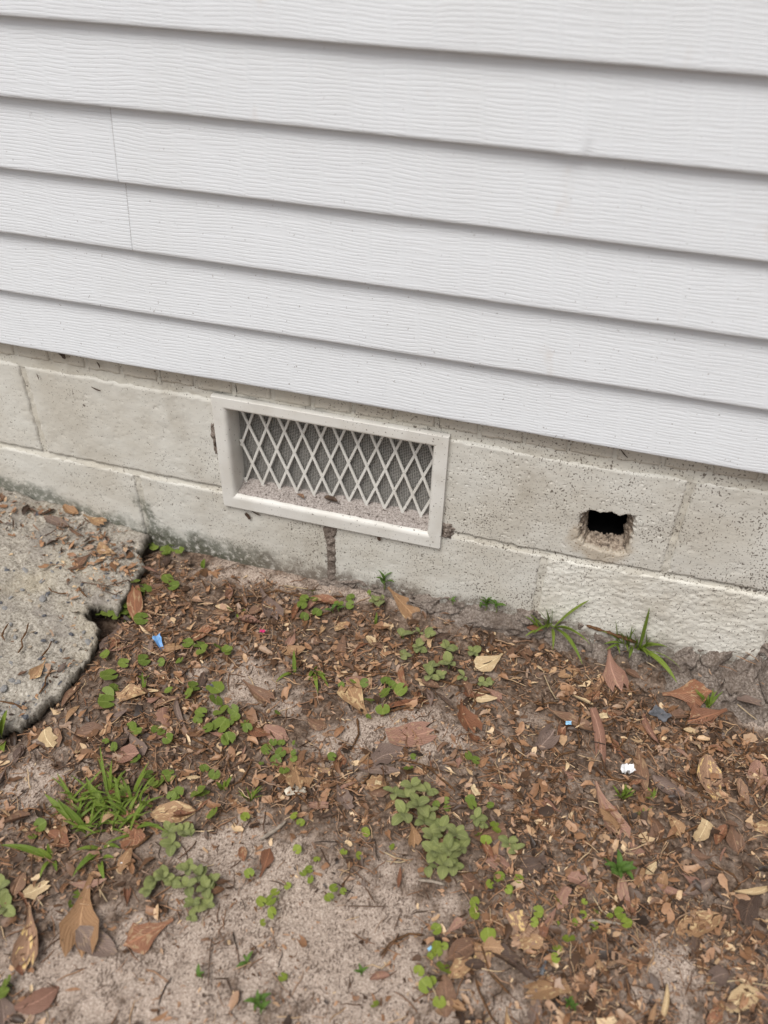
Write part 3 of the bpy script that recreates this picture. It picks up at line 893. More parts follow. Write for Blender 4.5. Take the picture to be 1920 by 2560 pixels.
# ------------------------------------------------------------------ foundation vent
def build_vent():
    root = empty('foundation_vent', (0, 0, -0.033))
    tag(root, 'cream metal crawlspace vent with diamond lattice set in the block wall', 'vent')
    OX, Z0, Z1 = 0.2165, -0.033, 0.2145
    IX, I0, I1 = 0.189, -0.002, 0.1885
    # profile from the outer edge over the flange and round into the recess: (inset 0..1 flange, y)
    prof = [(0.0, 0.004), (0.0, -0.0070), (0.0001, -0.0074), (0.0006, -0.0078), (0.0012, -0.0079), (0.0020, -0.0079), (0.0185, -0.0079), (0.0195, -0.0079), (0.0225, -0.0070), (0.0250, -0.0047), (0.0266, -0.0012), (0.0274, 0.0035), (0.0276, 0.006), (0.0278, 0.010), (0.0282, 0.034), (0.0282, 0.052)]
    V = []; F = []
    for ins, y in prof:
        fx = OX - ins; a = Z0 + ins * (I0 - Z0) / 0.0276 ; b = Z1 - ins * (Z1 - I1) / 0.0276
        V += [(-fx, y, a), (fx, y, a), (fx, y, b), (-fx, y, b)]
    for i in range(len(prof) - 1):
        for k in range(4):
            F.append((i * 4 + k, i * 4 + (k + 1) % 4, (i + 1) * 4 + (k + 1) % 4, (i + 1) * 4 + k))
    # separate strips so the mitres stay crisp
    V2 = []; F2 = []
    for q in F:
        o = len(V2); V2 += [V[i] for i in q]; F2.append((o, o + 1, o + 2, o + 3))
    n = len(prof) - 1
    VV = []; FF = []
    for k in range(4):
        base = len(VV)
        for i in range(len(prof)):
            VV += [V[i * 4 + k], V[i * 4 + (k + 1) % 4]]
        for i in range(n):
            FF.append((base + 2 * i, base + 2 * i + 1, base + 2 * i + 3, base + 2 * i + 2))
    def lk(nm, me): return link(nm, me, root, (0, 0, 0.033))
    lk('frame', mesh('frame', VV, FF, M['vent']))
    # diamond lattice: each bar its own part, clipped to the opening
    W, H = 0.0352, 0.089
    half = 0.0026; y0 = 0.029
    x0, x1, z0, z1 = -0.186, 0.186, 0.0, 0.187
    sl = H / W
    phase = -0.166
    for sgn in (1, -1):
        k = -8
        while k < 22:
            # centreline z = sgn*sl*(x - xc)
            xc = phase + k * W + random.uniform(-0.0007, 0.0007)
            za, zb = z0, z1
            pts = []
            for z in (za, zb):
                pts.append((xc + sgn * (z - 0.052) / sl, z))
            (xa, zA), (xb, zB) = pts
            def clip(xa, zA, xb, zB):
                t0, t1 = 0.0, 1.0
                dx = xb - xa
                for lim, sg in ((x0, -1), (x1, 1)):
                    if abs(dx) < 1e-9: continue
                    t = (lim - xa) / dx
                    if (dx * sg) > 0: t1 = min(t1, t)
                    else: t0 = max(t0, t)
                return t0, t1
            t0, t1 = clip(xa, zA, xb, zB)
            if t1 - t0 > 0.03:
                A = Vector((xa + (xb - xa) * t0, 0, zA + (zB - zA) * t0)); Bv = Vector((xa + (xb - xa) * t1, 0, zA + (zB - zA) * t1))
                d = (Bv - A).normalized(); nrm = Vector((-d.z, 0, d.x))
                yo = y0 + (0.0009 if sgn > 0 else 0.0)
                vs = []
                for P_ in (A, Bv):
                    for w, yy in ((-half, 0.0016), (-half * 0.75, 0.0), (half * 0.75, 0.0), (half, 0.0016), (half, 0.003), (-half, 0.003)):
                        q = P_ + nrm * w; vs.append((q.x, yo + yy, q.z))
                fs = [(i, (i + 1) % 6, 6 + (i + 1) % 6, 6 + i) for i in range(6)] + [tuple(range(6)), tuple(range(11, 5, -1))]
                lk('lattice_bar', mesh('lattice_bar', vs, fs, M['vent'], False))
            k += 1
    # woven insect screen
    mb = MB(); p = 0.0033; r = 0.00045; ys = 0.039
    x = x0 - 0.002
    while x < x1 + 0.003:
        mb.add(*box(x - r, x + r, ys - r, ys + r, z0 - 0.002, z1 + 0.002)); x += p
    z = z0
    while z < z1 + 0.002:
        mb.add(*box(x0 - 0.002, x1 + 0.002, ys + r * 0.4, ys + r * 2.4, z - r * 1.1, z + r * 1.1)); z += p
    o = lk('insect_screen', mb.mesh('insect_screen', M['wire'])); o['kind'] = 'stuff'
    # damper plate behind, its near-black colour painting the shade past the screen
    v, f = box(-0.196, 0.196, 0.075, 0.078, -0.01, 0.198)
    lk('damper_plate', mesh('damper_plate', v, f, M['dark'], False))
    # dust on the sill
    n, m = 130, 22
    X, T = np.meshgrid(np.linspace(-0.1885, 0.1885, n), np.linspace(0, 1, m), indexing='ij')
    Y = 0.001 + 0.052 * T + 0.003 * vnoise(X * 60, 0, 3) * (1 - T)
    Z = -0.0026 + (0.0035 + 0.012 * T ** 1.6) * (1 + 0.35 * fbm(X * 9, T, 2, 9)) * sstep(0, 0.12, T) + 0.0028 * fbm(X * 110, Y * 110, 3, 8) * sstep(0, 0.1, T)
    d = link('sill_dust', mesh('sill_dust', np.stack([X, Y, Z], -1).reshape(-1, 3), grid_faces(n, m), M['dust']))
    tag(d, 'pinkish grey dust and grit drifted on the vent sill', 'dust', kind='stuff')
build_vent()


# ------------------------------------------------------------------ litter: landmarks used to say where a thing lies
LAND = [((240, 1540), 'by the notch in the slab'), ((300, 1440), 'at the slab edge near the wall'), ((180, 1720), 'along the broken front of the slab'), ((403, 1617), 'near the blue plastic scrap'),
        ((658, 1588), 'near the pink scrap'), ((834, 1470), 'under the brown mortar joint'), ((560, 1440), 'at the wall foot left of the vent'), ((1003, 1470), 'at the wall foot under the vent'),
        ((1060, 1620), 'among the speckled weeds below the vent'), ((1216, 1508), 'by the leafy sprig at the wall foot'), ((1400, 1580), 'by the crabgrass under the coarse block'),
        ((1600, 1650), 'beside the crabgrass at the mortar skirt'), ((1780, 1760), 'by the grass tuft at the mortar skirt'), ((1420, 1820), 'near the pale blue chip'), ((1566, 1941), 'around the white foil scrap'),
        ((1035, 2019), 'beside the upper fuzzy weed clump'), ((1117, 2125), 'beside the lower fuzzy weed clump'), ((455, 2216), 'beside the fuzzy weed on bare sand'), ((247, 2040), 'around the long grass clump'),
        ((100, 2150), 'by the broad-bladed grass'), ((1360, 2410), 'around the steel screw'), ((1543, 2190), 'by the small leafy herb in deep litter'), ((540, 1770), 'among the round-leaved weeds past the slab'),
        ((690, 1880), 'beside the middle patch of round leaves'), ((940, 1740), 'by the large round leaves on the sand'), ((1075, 2376), 'near the tiny blue bits'), ((1760, 2080), 'in the deep litter away from the wall'),
        ((1780, 2300), 'near the pale curled leaf'), ((1800, 2480), 'by the pale straw stalk'), ((700, 2420), 'on the bare sand'), ((120, 2400), 'by the big spotted leaf'), ((1330, 2100), 'between the fuzzy weeds and deep litter'),
        ((1250, 1790), 'on the dark soil by the cream leaf'), ((770, 2070), 'on sand by the brown stick'), ((1067, 2250), 'by the grey stick'), ((420, 2480), 'on the sand past the russet leaf')]
def to_px(p):
    d = CAMR @ (np.asarray(p, float) - CAMC)
    return 960 + FPX * d[0] / d[2], 1280 + FPX * d[1] / d[2]
def place(p):
    u, v = to_px(p)
    return min(LAND, key=lambda t: (t[0][0] - u) ** 2 + (t[0][1] - v) ** 2)[1]

LABELED = {}
SIZE = {}
def label_group(o, label, cat, fam, size=0.0):
    SIZE[o.name] = size
    """look-alikes that only their place tells apart share a label and a group"""
    tag(o, label, cat)
    LABELED.setdefault(label, []).append(o)
    o['group'] = fam + ': ' + label

# ------------------------------------------------------------------ dead leaves
def leaf_geo(kind, rg, nL=7, nW=5):
    t = np.linspace(0, 1, nL); s = np.linspace(-1, 1, nW)
    if kind == 'wedge':
        w = 0.035 + 0.25 * sstep(0.05, 0.8, t) ** 1.2; w[-1] *= 0.62
    elif kind == 'oval':
        w = 0.27 * np.sin(np.pi * np.clip(t, 0.03, 0.97) ** 0.92) ** 0.75
    elif kind == 'lance':
        w = 0.125 * np.sin(np.pi * np.clip(t, 0.03, 0.975)) ** 0.8
    elif kind == 'strip':
        w = 0.055 * (0.5 + np.sin(np.pi * np.clip(t, 0.05, 0.97)) ** 0.5)
    else:
        w = 0.30 * (0.45 + 0.55 * np.sin(np.pi * np.clip(t, 0.1, 0.9)) ** 0.6) * (1 + 0.5 * (rg.random(nL) - 0.5))
    wl = w * (1 + 0.24 * (rg.random(nL) - 0.5)); wr = w * (1 + 0.24 * (rg.random(nL) - 0.5))
    T, S = np.meshgrid(t, s, indexing='ij')
    W = np.where(S < 0, wl[:, None], wr[:, None])
    bend = rg.uniform(-0.28, 0.28); curl = rg.uniform(-0.5, 1.6); twist = rg.uniform(-0.8, 0.8); side = rg.uniform(-0.14, 0.14)
    X = S * W + side * (T - 0.5) ** 2 * 4
    Y = T - 0.5
    if kind in ('wedge', 'fragment'):
        Y = Y + 0.09 * np.cos(S * math.pi * rg.uniform(0.8, 2.2)) * (T > 0.8) + 0.04 * rg.uniform(-1, 1) * S * (T > 0.6)
    Z = bend * ((T - 0.5) ** 2 * 4 - 0.4) * 0.5 + curl * W * S ** 2 * 0.75 + twist * (T - 0.5) * S * W
    Z = Z + 0.05 * (rg.random(T.shape) - 0.5) * (np.abs(S) * 0.7 + 0.3)
    cv = np.clip(curl, 0, 2)
    X = X * (1 - 0.22 * cv * np.abs(S))
    Z = Z - np.percentile(Z, 12)
    V = np.stack([X, Y, Z], -1).reshape(-1, 3)
    UV = np.stack([S * 0.5 + 0.5, T], -1).reshape(-1, 2)
    return V, grid_faces(nL, nW), UV
LEAFM = {}
for kd in ('wedge', 'oval', 'lance', 'strip', 'fragment'):
    LEAFM[kd] = []
    for i in range(9):
        V, F, UV = leaf_geo(kd, np.random.default_rng(hash_seed := (['wedge', 'oval', 'lance', 'strip', 'fragment'].index(kd) * 100 + i)))
        LEAFM[kd].append(mesh('dead_leaf', V, F, LEAFC['brown'], True, UV))
SHAPEW = {'wedge': 'wedge-shaped', 'oval': 'oval', 'lance': 'narrow lance-shaped', 'strip': 'long thin curled', 'fragment': 'torn'}
NLEAF = 0
def put_leaf(p, q, kind, colour, label=None, var=None, lift=0.002, tilt=None, rg=random, wscale=1.0):
    """p base, q tip on the ground"""
    global NLEAF
    p = np.asarray(p, float); q = np.asarray(q, float)
    c = (p + q) / 2; d = q - p; L = float(np.linalg.norm(d))
    me = LEAFM[kind][rg.randrange(9) if var is None else var]
    o = link('dead_leaf', me)
    Yv = Vector(d).normalized(); Zv = Vector((0, 0, 1))
    if tilt is None: tilt = (rg.gauss(0, 0.12), rg.gauss(0, 0.18))
    Xv = Yv.cross(Zv).normalized(); Zv = Xv.cross(Yv)
    R = Matrix((Xv, Yv, Zv)).transposed() @ Matrix.Rotation(tilt[0], 3, 'X') @ Matrix.Rotation(tilt[1], 3, 'Y')
    o.matrix_world = Matrix.Translation(Vector(c) + Vector((0, 0, lift))) @ R.to_4x4() @ Matrix.Diagonal((L * wscale, L, L * (0.8 if L < 0.05 else 0.5), 1))
    o.material_slots[0].link = 'OBJECT'; o.material_slots[0].material = LEAFC[colour]
    cn = {'spotted': 'yellow-spotted brown'}.get(colour, colour)
    if label is None:
        sz = 'large ' if L > 0.06 else ('small ' if L < 0.028 else '')
        label = f'{sz}{cn} {SHAPEW[kind]} dead leaf {place(c)}'
        label_group(o, label, 'leaf', 'dead leaves', L)
    else:
        tag(o, label, 'leaf', 'dead leaves picked out by look')
    NLEAF += 1
    return o

# hand-placed leaves: (u, v, du, dv, kind, colour, label or None); (du, dv) runs from stalk to tip in photo pixels
HL = [
 (77, 2345, -10, 150, 'wedge', 'spotted', 'big leaf mottled with yellow spots, lying left of the grey-brown curved one'), (205, 2290, -30, 190, 'wedge', 'tan', 'tan spotted upright wedge leaf touching a grey-brown leaf'),
 (238, 2365, 95, 60, 'oval', 'grey-brown', 'broad grey-brown curved leaf under a tan spotted one'), (378, 2336, -115, 60, 'wedge', 'russet', 'russet paddle-shaped leaf lying alone on pale sand'),
 (340, 2085, -5, 85, 'wedge', 'russet', 'russet forked leaf beside the long grass clump'), (436, 2038, 110, -15, 'oval', 'tan', 'orange-tan oval leaf right of the long grass'), (150, 2104, 50, 35, 'oval', 'russet', 'shiny russet leaf between the two grass clumps'),
 (48, 2216, -25, 60, 'oval', 'spotted', None), (93, 2230, 60, -30, 'fragment', 'pale cream', None), (98, 2510, 110, -60, 'oval', 'pinkish-brown', 'pinkish brown leaf lying past the big spotted leaf'), (10, 2520, 20, 90, 'wedge', 'grey-brown', None),
 (340, 1865, 30, 60, 'wedge', 'grey-brown', None), (225, 1835, -80, 20, 'oval', 'brown', None), (300, 1895, 90, 5, 'wedge', 'pinkish-brown', None), (145, 1850, 5, 45, 'oval', 'spotted', None), (120, 1855, 20, 40, 'fragment', 'pale cream', None),
 (100, 1290, 0, 0, 'oval', 'grey-brown', None),
 (1003, 1510, 75, 60, 'wedge', 'tan', 'tan spotted wedge leaf against the soil crust under the vent'), (814, 1510, 75, 15, 'oval', 'russet', None), (738, 1529, -25, 50, 'lance', 'russet', None), (671, 1515, 40, 70, 'wedge', 'grey-brown', None),
 (640, 1533, -40, 25, 'oval', 'brown', None), (853, 1637, -10, 75, 'lance', 'brown', None), (890, 1762, -60, -85, 'wedge', 'tan', 'pointed tan leaf tip beside the large round leaves'), (640, 1735, 65, 45, 'wedge', 'brown', None),
 (1191, 1748, 95, 40, 'lance', 'pale cream', 'pale mottled leaf lying on dark soil below the speckled weeds'), (1159, 1790, 25, 95, 'wedge', 'russet', None), (1228, 1660, -70, 45, 'wedge', 'pale cream', 'pale yellow leaf right of the speckled weeds'),
 (1023, 1846, 110, -20, 'fragment', 'pinkish-brown', None), (794, 1818, 55, 10, 'oval', 'brown', None), (645, 1830, 60, 40, 'oval', 'russet', None), (690, 1840, 60, 30, 'oval', 'pinkish-brown', None), (740, 1925, 25, 105, 'wedge', 'tan', 'tan wedge leaf below the middle patch of round leaves'),
 (1015, 1765, 130, -30, 'strip', 'russet', 'long thin russet curled strip touching a large round leaf'), (1075, 1748, 10, 45, 'lance', 'grey-brown', None), (970, 1890, 85, -25, 'fragment', 'grey-brown', None), (945, 1930, 110, 15, 'lance', 'grey-brown', None),
 (851, 1900, 5, 45, 'wedge', 'russet', None), (905, 1720, 90, 10, 'oval', 'pinkish-brown', None), (735, 1635, 60, -10, 'oval', 'tan', None), (855, 1572, 35, -20, 'oval', 'tan', None), (930, 1610, 30, 25, 'oval', 'pale cream', None),
 (1527, 1676, 25, 105, 'wedge', 'pinkish-brown', 'large pinkish brown wedge leaf below the crabgrass'), (1494, 1721, -40, 55, 'lance', 'brown', None), (1711, 1738, 115, -10, 'wedge', 'russet', 'russet leaf tucked beside the grass tuft'), (1732, 1764, 10, 45, 'oval', 'russet', None),
 (1769, 1795, -90, 25, 'wedge', 'russet', None), (1457, 1762, 60, 25, 'lance', 'pale cream', None), (1502, 1869, 25, 170, 'strip', 'pinkish-brown', 'very long thin brown leaf stalk above the white foil'), (1512, 2030, 60, 130, 'wedge', 'pinkish-brown', 'largest brown wedge leaf with a pointed tail, in deep litter'),
 (1617, 1828, 35, 80, 'lance', 'pinkish-brown', None), (1666, 1976, 80, 50, 'oval', 'grey-brown', None), (1769, 1950, 20, 110, 'oval', 'spotted', None), (1601, 1930, 20, 110, 'lance', 'brown', None), (1728, 1838, 45, 5, 'oval', 'pale cream', None),
 (1440, 1810, 130, 40, 'lance', 'brown', None), (1350, 1870, 70, -50, 'wedge', 'grey-brown', None), (1335, 1580, 40, 10, 'oval', 'russet', None), (1310, 1640, 25, 45, 'oval', 'brown', None),
 (1683, 2062, 40, 60, 'wedge', 'tan', None), (1625, 2111, 0, 70, 'lance', 'brown', None), (1589, 2129, 35, 25, 'oval', 'pinkish-brown', None), (1556, 2246, 30, 110, 'lance', 'pinkish-brown', 'smooth pinkish lance leaf hanging below the small leafy herb'),
 (1744, 2160, 40, 30, 'oval', 'grey-brown', None), (1724, 2205, 45, 30, 'wedge', 'pinkish-brown', None), (1885, 2238, 95, -20, 'lance', 'pale cream', 'pale cream curled leaf at the far end of the deep litter'), (1744, 2316, -110, 40, 'oval', 'tan', None),
 (1654, 2209, -5, 45, 'oval', 'tan', None), (1675, 2234, 75, 25, 'lance', 'pinkish-brown', None), (1806, 2439, -80, 30, 'wedge', 'grey-brown', None), (1850, 2500, -80, 45, 'oval', 'pale cream', 'big crumpled pale tan leaf by the straw stalk'),
 (1367, 2476, -100, 20, 'fragment', 'tan', 'pale tan torn leaf beside the screw head'), (1830, 2094, 20, 75, 'wedge', 'brown', None), (1850, 1990, 30, 70, 'oval', 'spotted', None), (1890, 1950, 5, 80, 'oval', 'pinkish-brown', None), (1790, 1880, 40, 15, 'oval', 'russet', None),
 (1153, 2380, -75, 45, 'oval', 'brown', 'dark folded leaf touching a large round green leaf'), (1150, 2425, -60, 45, 'oval', 'tan', None), (948, 2445, -50, 10, 'oval', 'pinkish-brown', 'lone pinkish oval leaf flat on bare sand'), (1035, 2090, 10, 60, 'wedge', 'tan', None),
 (1000, 2200, -5, 50, 'lance', 'russet', None), (1140, 2520, 40, 20, 'fragment', 'tan', None), (1325, 2360, 50, -10, 'fragment', 'tan', None), (1500, 2420, 25, 30, 'oval', 'tan', None), (1305, 2330, 35, 90, 'fragment', 'spotted', None),
 (608, 2140, 5, 40, 'oval', 'russet', None), (175, 1275, 40, 40, 'oval', 'tan', 'tan curled leaf standing against the wall on the slab'), (235, 1305, 50, 30, 'wedge', 'tan', 'tan pointed leaf beside a curled one on the slab by the wall'), (140, 1312, 60, 20, 'oval', 'grey-brown', 'curled grey dead leaf on the slab near the wall'),
 (210, 1405, -35, 30, 'wedge', 'brown', None), (260, 1380, 25, 30, 'oval', 'tan', None), (190, 1425, -45, 5, 'lance', 'brown', None), (190, 1340, 35, 15, 'lance', 'brown', None), (340, 1520, 0, 95, 'lance', 'russet', 'russet leaf upright in the soil by the slab notch'),
 (100, 1680, -35, 45, 'wedge', 'tan', 'tan leaf flat on the front of the slab'), (60, 1690, 25, -10, 'oval', 'brown', None), (175, 1745, 45, -55, 'lance', 'brown', None), (180, 1790, 35, -45, 'lance', 'tan', None), (378, 1465, 60, 30, 'wedge', 'brown', None),
 (395, 1440, 10, 40, 'lance', 'grey-brown', None), (430, 1625, 55, -5, 'oval', 'tan', None), (378, 1625, 5, -40, 'lance', 'grey-brown', None), (285, 1590, -30, 70, 'wedge', 'grey-brown', None), (560, 1330 + 200, 45, 10, 'oval', 'pale cream', None),
 (555, 1535, -50, 10, 'oval', 'brown', None), (620, 1560, 60, 10, 'oval', 'pinkish-brown', None), (330, 1740, 75, -15, 'fragment', 'tan', None), (250, 1775, 35, 8, 'oval', 'brown', None), (420, 1755, 80, 5, 'lance', 'brown', None), (285, 1800, 80, -20, 'lance', 'grey-brown', None),
 (445, 1790, 20, 70, 'lance', 'grey-brown', None), (1580, 1690, 35, 20, 'oval', 'brown', None), (1420, 1690, 50, -10, 'oval', 'tan', None), (1870, 1760, 60, 15, 'fragment', 'grey-brown', None),
]
for i, (u, v, du, dv, kd, col, lb) in enumerate(HL):
    if du == 0 and dv == 0:
        continue
    p = G(u - du / 2, v - dv / 2); q = G(u + du / 2, v + dv / 2)
    rg = random.Random(900 + i)
    put_leaf(p, q, kd, col, lb, lift=0.006, rg=rg, wscale=1.15)

# random medium leaves up to the limit for individuals
rg = random.Random(77)
NCAP = 296
tries = 0
while NLEAF < NCAP and tries < 20000:
    tries += 1
    u, v = rg.uniform(-10, 1930), rg.uniform(1400, 2580)
    p = G(u, v)
    if -p[1] < float(np.interp(p[0], SK_X, SK_Y)) + 0.03: continue
    on_slab = slab_d(p[0], p[1]) < 0.0
    if on_slab and (rg.random() > 0.12 or p[1] < -0.16): continue
    b = float(bare(p[0], p[1]))
    if rg.random() < b * 1.25: continue
    if u < 1150 and v > 2050 and rg.random() < 0.55: continue
    L = rg.choice([0.020, 0.024, 0.028, 0.032, 0.038, 0.046]) * rg.uniform(0.8, 1.15)
    a = rg.uniform(0, 6.283)
    d = np.array([math.cos(a), math.sin(a), 0]) * L / 2
    kd = rg.choices(['wedge', 'oval', 'lance', 'strip', 'fragment'], [3, 3, 3, 1.0, 3])[0]
    col = rg.choices(list(LEAFC), [6, 5, 2, 4, 3, 0.7, 1.0, 4])[0]
    pa, pb = p - d, p + d
    pa[2] = surf_h(pa[0], pa[1]); pb[2] = surf_h(pb[0], pb[1])
    put_leaf(pa, pb, kd, col, lift=rg.uniform(0.003, 0.008), rg=rg)

# crumbled litter past counting: one object
def build_litter():
    rgn = np.random.default_rng(5)
    tmpl = []
    for k in range(14):
        V, F, UV = leaf_geo(['fragment', 'oval', 'lance', 'wedge', 'fragment'][k % 5], np.random.default_rng(700 + k), 4, 3)
        tmpl.append((V, F))
    small = []
    for k in range(14):
        V, F, UV = leaf_geo(['fragment', 'lance'][k % 2], np.random.default_rng(800 + k), 3, 2)
        small.append((V, F))
    ndl = []
    for k in range(6):
        mb = MB(); r = np.random.default_rng(k)
        mb.tube([(0.05 * r.normal(), -0.5, 0), (0.06 * r.normal(), -0.15, 0.03), (0.06 * r.normal(), 0.2, 0.02), (0.05 * r.normal(), 0.5, 0)], [0.025, 0.03, 0.03, 0.02], 3, False)
        ndl.append((np.array(mb.v), mb.f))
    VV = []; FF = []; off = 0
    def scatter(n, lib, lo, hi, zmax, power, tiltk, wall=0.012):
        nonlocal off
        N4 = n * 6
        x = rgn.uniform(-1.5, 1.9, N4); y = rgn.uniform(-1.7, -wall, N4)
        b = bare(x, y); sd_ = poly_sdf(x, y, SLAB)
        slabk = 0.04 if lib is ndl else 1.0
        pr = (1 - b) ** power * np.where(sd_ < 0, np.where(sd_ < -0.05, 0.03, 0.16) * slabk + 0.25 * slabk * (y > -0.12) + 0.6 * slabk * sstep(-0.62, -0.42, x) * sstep(-0.2, -0.1, y), 1.0)
        ko = np.interp(x, SK_X, SK_Y)
        pr *= sstep(0.0, 0.05, -y - ko + 0.012) * 0.95 + 0.05
        pr *= 0.30 + 0.70 * sstep(-0.30, 0.12, fbm(x * 9, y * 9, 3, 51))
        pr *= np.hypot(x - NOTCH[0], y - NOTCH[1]) > 0.035
        _d = (np.stack([x, y, np.full(len(x), -0.19)], 1) - CAMC) @ CAMR.T
        uu = np.stack([960 + FPX * _d[:, 0] / _d[:, 2], 1280 + FPX * _d[:, 1] / _d[:, 2]], 1)
        pr *= np.where((uu[:, 0] < 1150) & (uu[:, 1] > 2080), 0.45, 1.0)
        ok = np.nonzero((rgn.random(N4) < pr))[0][:int(n * 2.4)]
        gh = ground_h(x[ok], y[ok]); st = slab_top(x[ok], y[ok])
        gh = np.where(sd_[ok] < -0.004, np.maximum(gh, st), gh)
        gh = np.maximum(gh, skirt_h(x[ok], y[ok]))
        for i, h in zip(ok, gh):
            V, F = lib[rgn.integers(len(lib))]
            L = lo * (hi / lo) ** rgn.random()
            a = rgn.random() * 6.283; ca, sa = math.cos(a), math.sin(a)
            tx, ty = rgn.normal(0, tiltk), rgn.normal(0, tiltk)
            P = V * L
            z = P[:, 2] + P[:, 0] * tx + P[:, 1] * ty
            X = P[:, 0] * ca - P[:, 1] * sa; Y = P[:, 0] * sa + P[:, 1] * ca
            VV.append(np.stack([X + x[i], np.minimum(Y + y[i], -0.002), z + h + 0.0015 + zmax * rgn.random() * (1 - b[i])], 1))
            FF.extend([[int(q) + off for q in f] for f in F]); off += len(V)
    scatter(5200, tmpl, 0.009, 0.026, 0.007, 1.5, 0.28)
    scatter(21000, small, 0.004, 0.013, 0.006, 1.1, 0.4)
    scatter(13000, ndl, 0.008, 0.040, 0.008, 1.0, 0.15)
    scatter(13000, small, 0.0025, 0.007, 0.002, 0.12, 0.3)
    scatter(1800, ndl, 0.008, 0.03, 0.002, 0.15, 0.1)
    V = np.concatenate(VV)
    me = mesh('leaf_litter', V, FF, M['litter'])
    o = link('leaf_litter', me)
    tag(o, 'crumbled brown leaf bits and needles covering the soil', 'leaf litter', kind='stuff')
build_litter()

# ------------------------------------------------------------------ cedar sprigs, twigs, straws
def strand(pts, r, mat, name, label=None, cat='twig', fam='', bumpy=0.35, n=5, rg=random):
    P = []
    for i in range(len(pts) - 1):
        a, b = Vector(pts[i]), Vector(pts[i + 1])
        m = max(2, int((b - a).length / 0.006))
        for k in range(m):
            P.append(a.lerp(b, k / m))
    P.append(Vector(pts[-1]))
    R = [r * (1 + rg.uniform(-bumpy, bumpy)) * (0.55 if i in (0, len(P) - 1) else 1) for i in range(len(P))]
    mb = MB(); mb.tube(P, R, n)
    base = P[0].copy()
    mb.v = [tuple(Vector(q) - base) for q in mb.v]
    o = link(name, mb.mesh(name, mat, True), None, base)
    if label: tag(o, label, cat, fam)
    else:
        ln = sum((P[i + 1] - P[i]).length for i in range(len(P) - 1))
        w = 'long ' if ln > 0.06 else 'short '
        nm = {'cedar_sprig': 'brown scaly cedar sprig', 'dry_straw': 'pale dry straw', 'twig': 'thin dark twig'}[name]
        label_group(o, w + nm + ' ' + place(P[len(P) // 2]), cat, fam, ln)
    return o
def gpts(px, lift=0.005):
    return [tuple(G(u, v) + np.array([0, 0, lift])) for u, v in px]
HS = [([(815, 1675), (860, 1690), (930, 1688), (985, 1690)], None), ([(893, 1800), (897, 1840), (880, 1875)], None), ([(1060, 1750), (1030, 1770), (960, 1785)], None), ([(1720, 1790), (1706, 1840), (1715, 1890)], None), ([(1715, 1900), (1730, 1960), (1760, 2010)], None),
      ([(1545, 1730), (1520, 1765), (1512, 1790)], None), ([(1580, 1800), (1565, 1850), (1540, 1880)], None), ([(1770, 2165), (1830, 2190), (1848, 2215), (1820, 2245)], 'curved cedar sprig looping beside the pale curled leaf'), ([(1500, 2200), (1530, 2235), (1540, 2270)], None),
      ([(0, 1757), (40, 1765), (85, 1790)], None), ([(1080, 1700), (1150, 1720), (1200, 1715)], None), ([(560, 1500), (640, 1495), (700, 1480)], None), ([(690, 1480), (770, 1500), (860, 1495)], None), ([(400, 1590), (470, 1580), (560, 1600)], None),
      ([(480, 1850), (520, 1870), (560, 1900)], None), ([(420, 1850), (470, 1870), (530, 1890)], None), ([(1800, 1860), (1850, 1875), (1910, 1890)], None), ([(1640, 2110), (1700, 2090), (1760, 2060)], None), ([(300, 2125), (345, 2120), (385, 2085)], None), ([(980, 1900), (1050, 1915), (1110, 1935)], None)]
for i, (px, lb) in enumerate(HS):
    strand(gpts(px), 0.0019, M['sprig'], 'cedar_sprig', lb, 'sprig', 'dead cedar sprigs', 0.4, 5, random.Random(i))
rg = random.Random(31)
k = 0
while k < 62:
    u, v = rg.uniform(0, 1920), rg.uniform(1440, 2540)
    p = G(u, v)
    if p[1] > -0.05 or rg.random() < float(bare(p[0], p[1])) * 1.3 or (u < 1100 and v > 2100 and rg.random() < .7): continue
    a = rg.uniform(0, 6.28); pts = [p]
    for j in range(rg.choice([2, 3, 3, 4])):
        a += rg.uniform(-0.6, 0.6); q = pts[-1] + np.array([math.cos(a), math.sin(a), 0]) * rg.uniform(0.012, 0.022)
        if q[1] > -0.02: break
        pts.append(q)
    if len(pts) < 3: continue
    P = [(q[0], q[1], surf_h(q[0], q[1]) + 0.006 + 0.002 * rg.random()) for q in pts]
    strand(P, 0.0016, M['sprig'], 'cedar_sprig', None, 'sprig', 'dead cedar sprigs', 0.4, 5, rg)
    k += 1
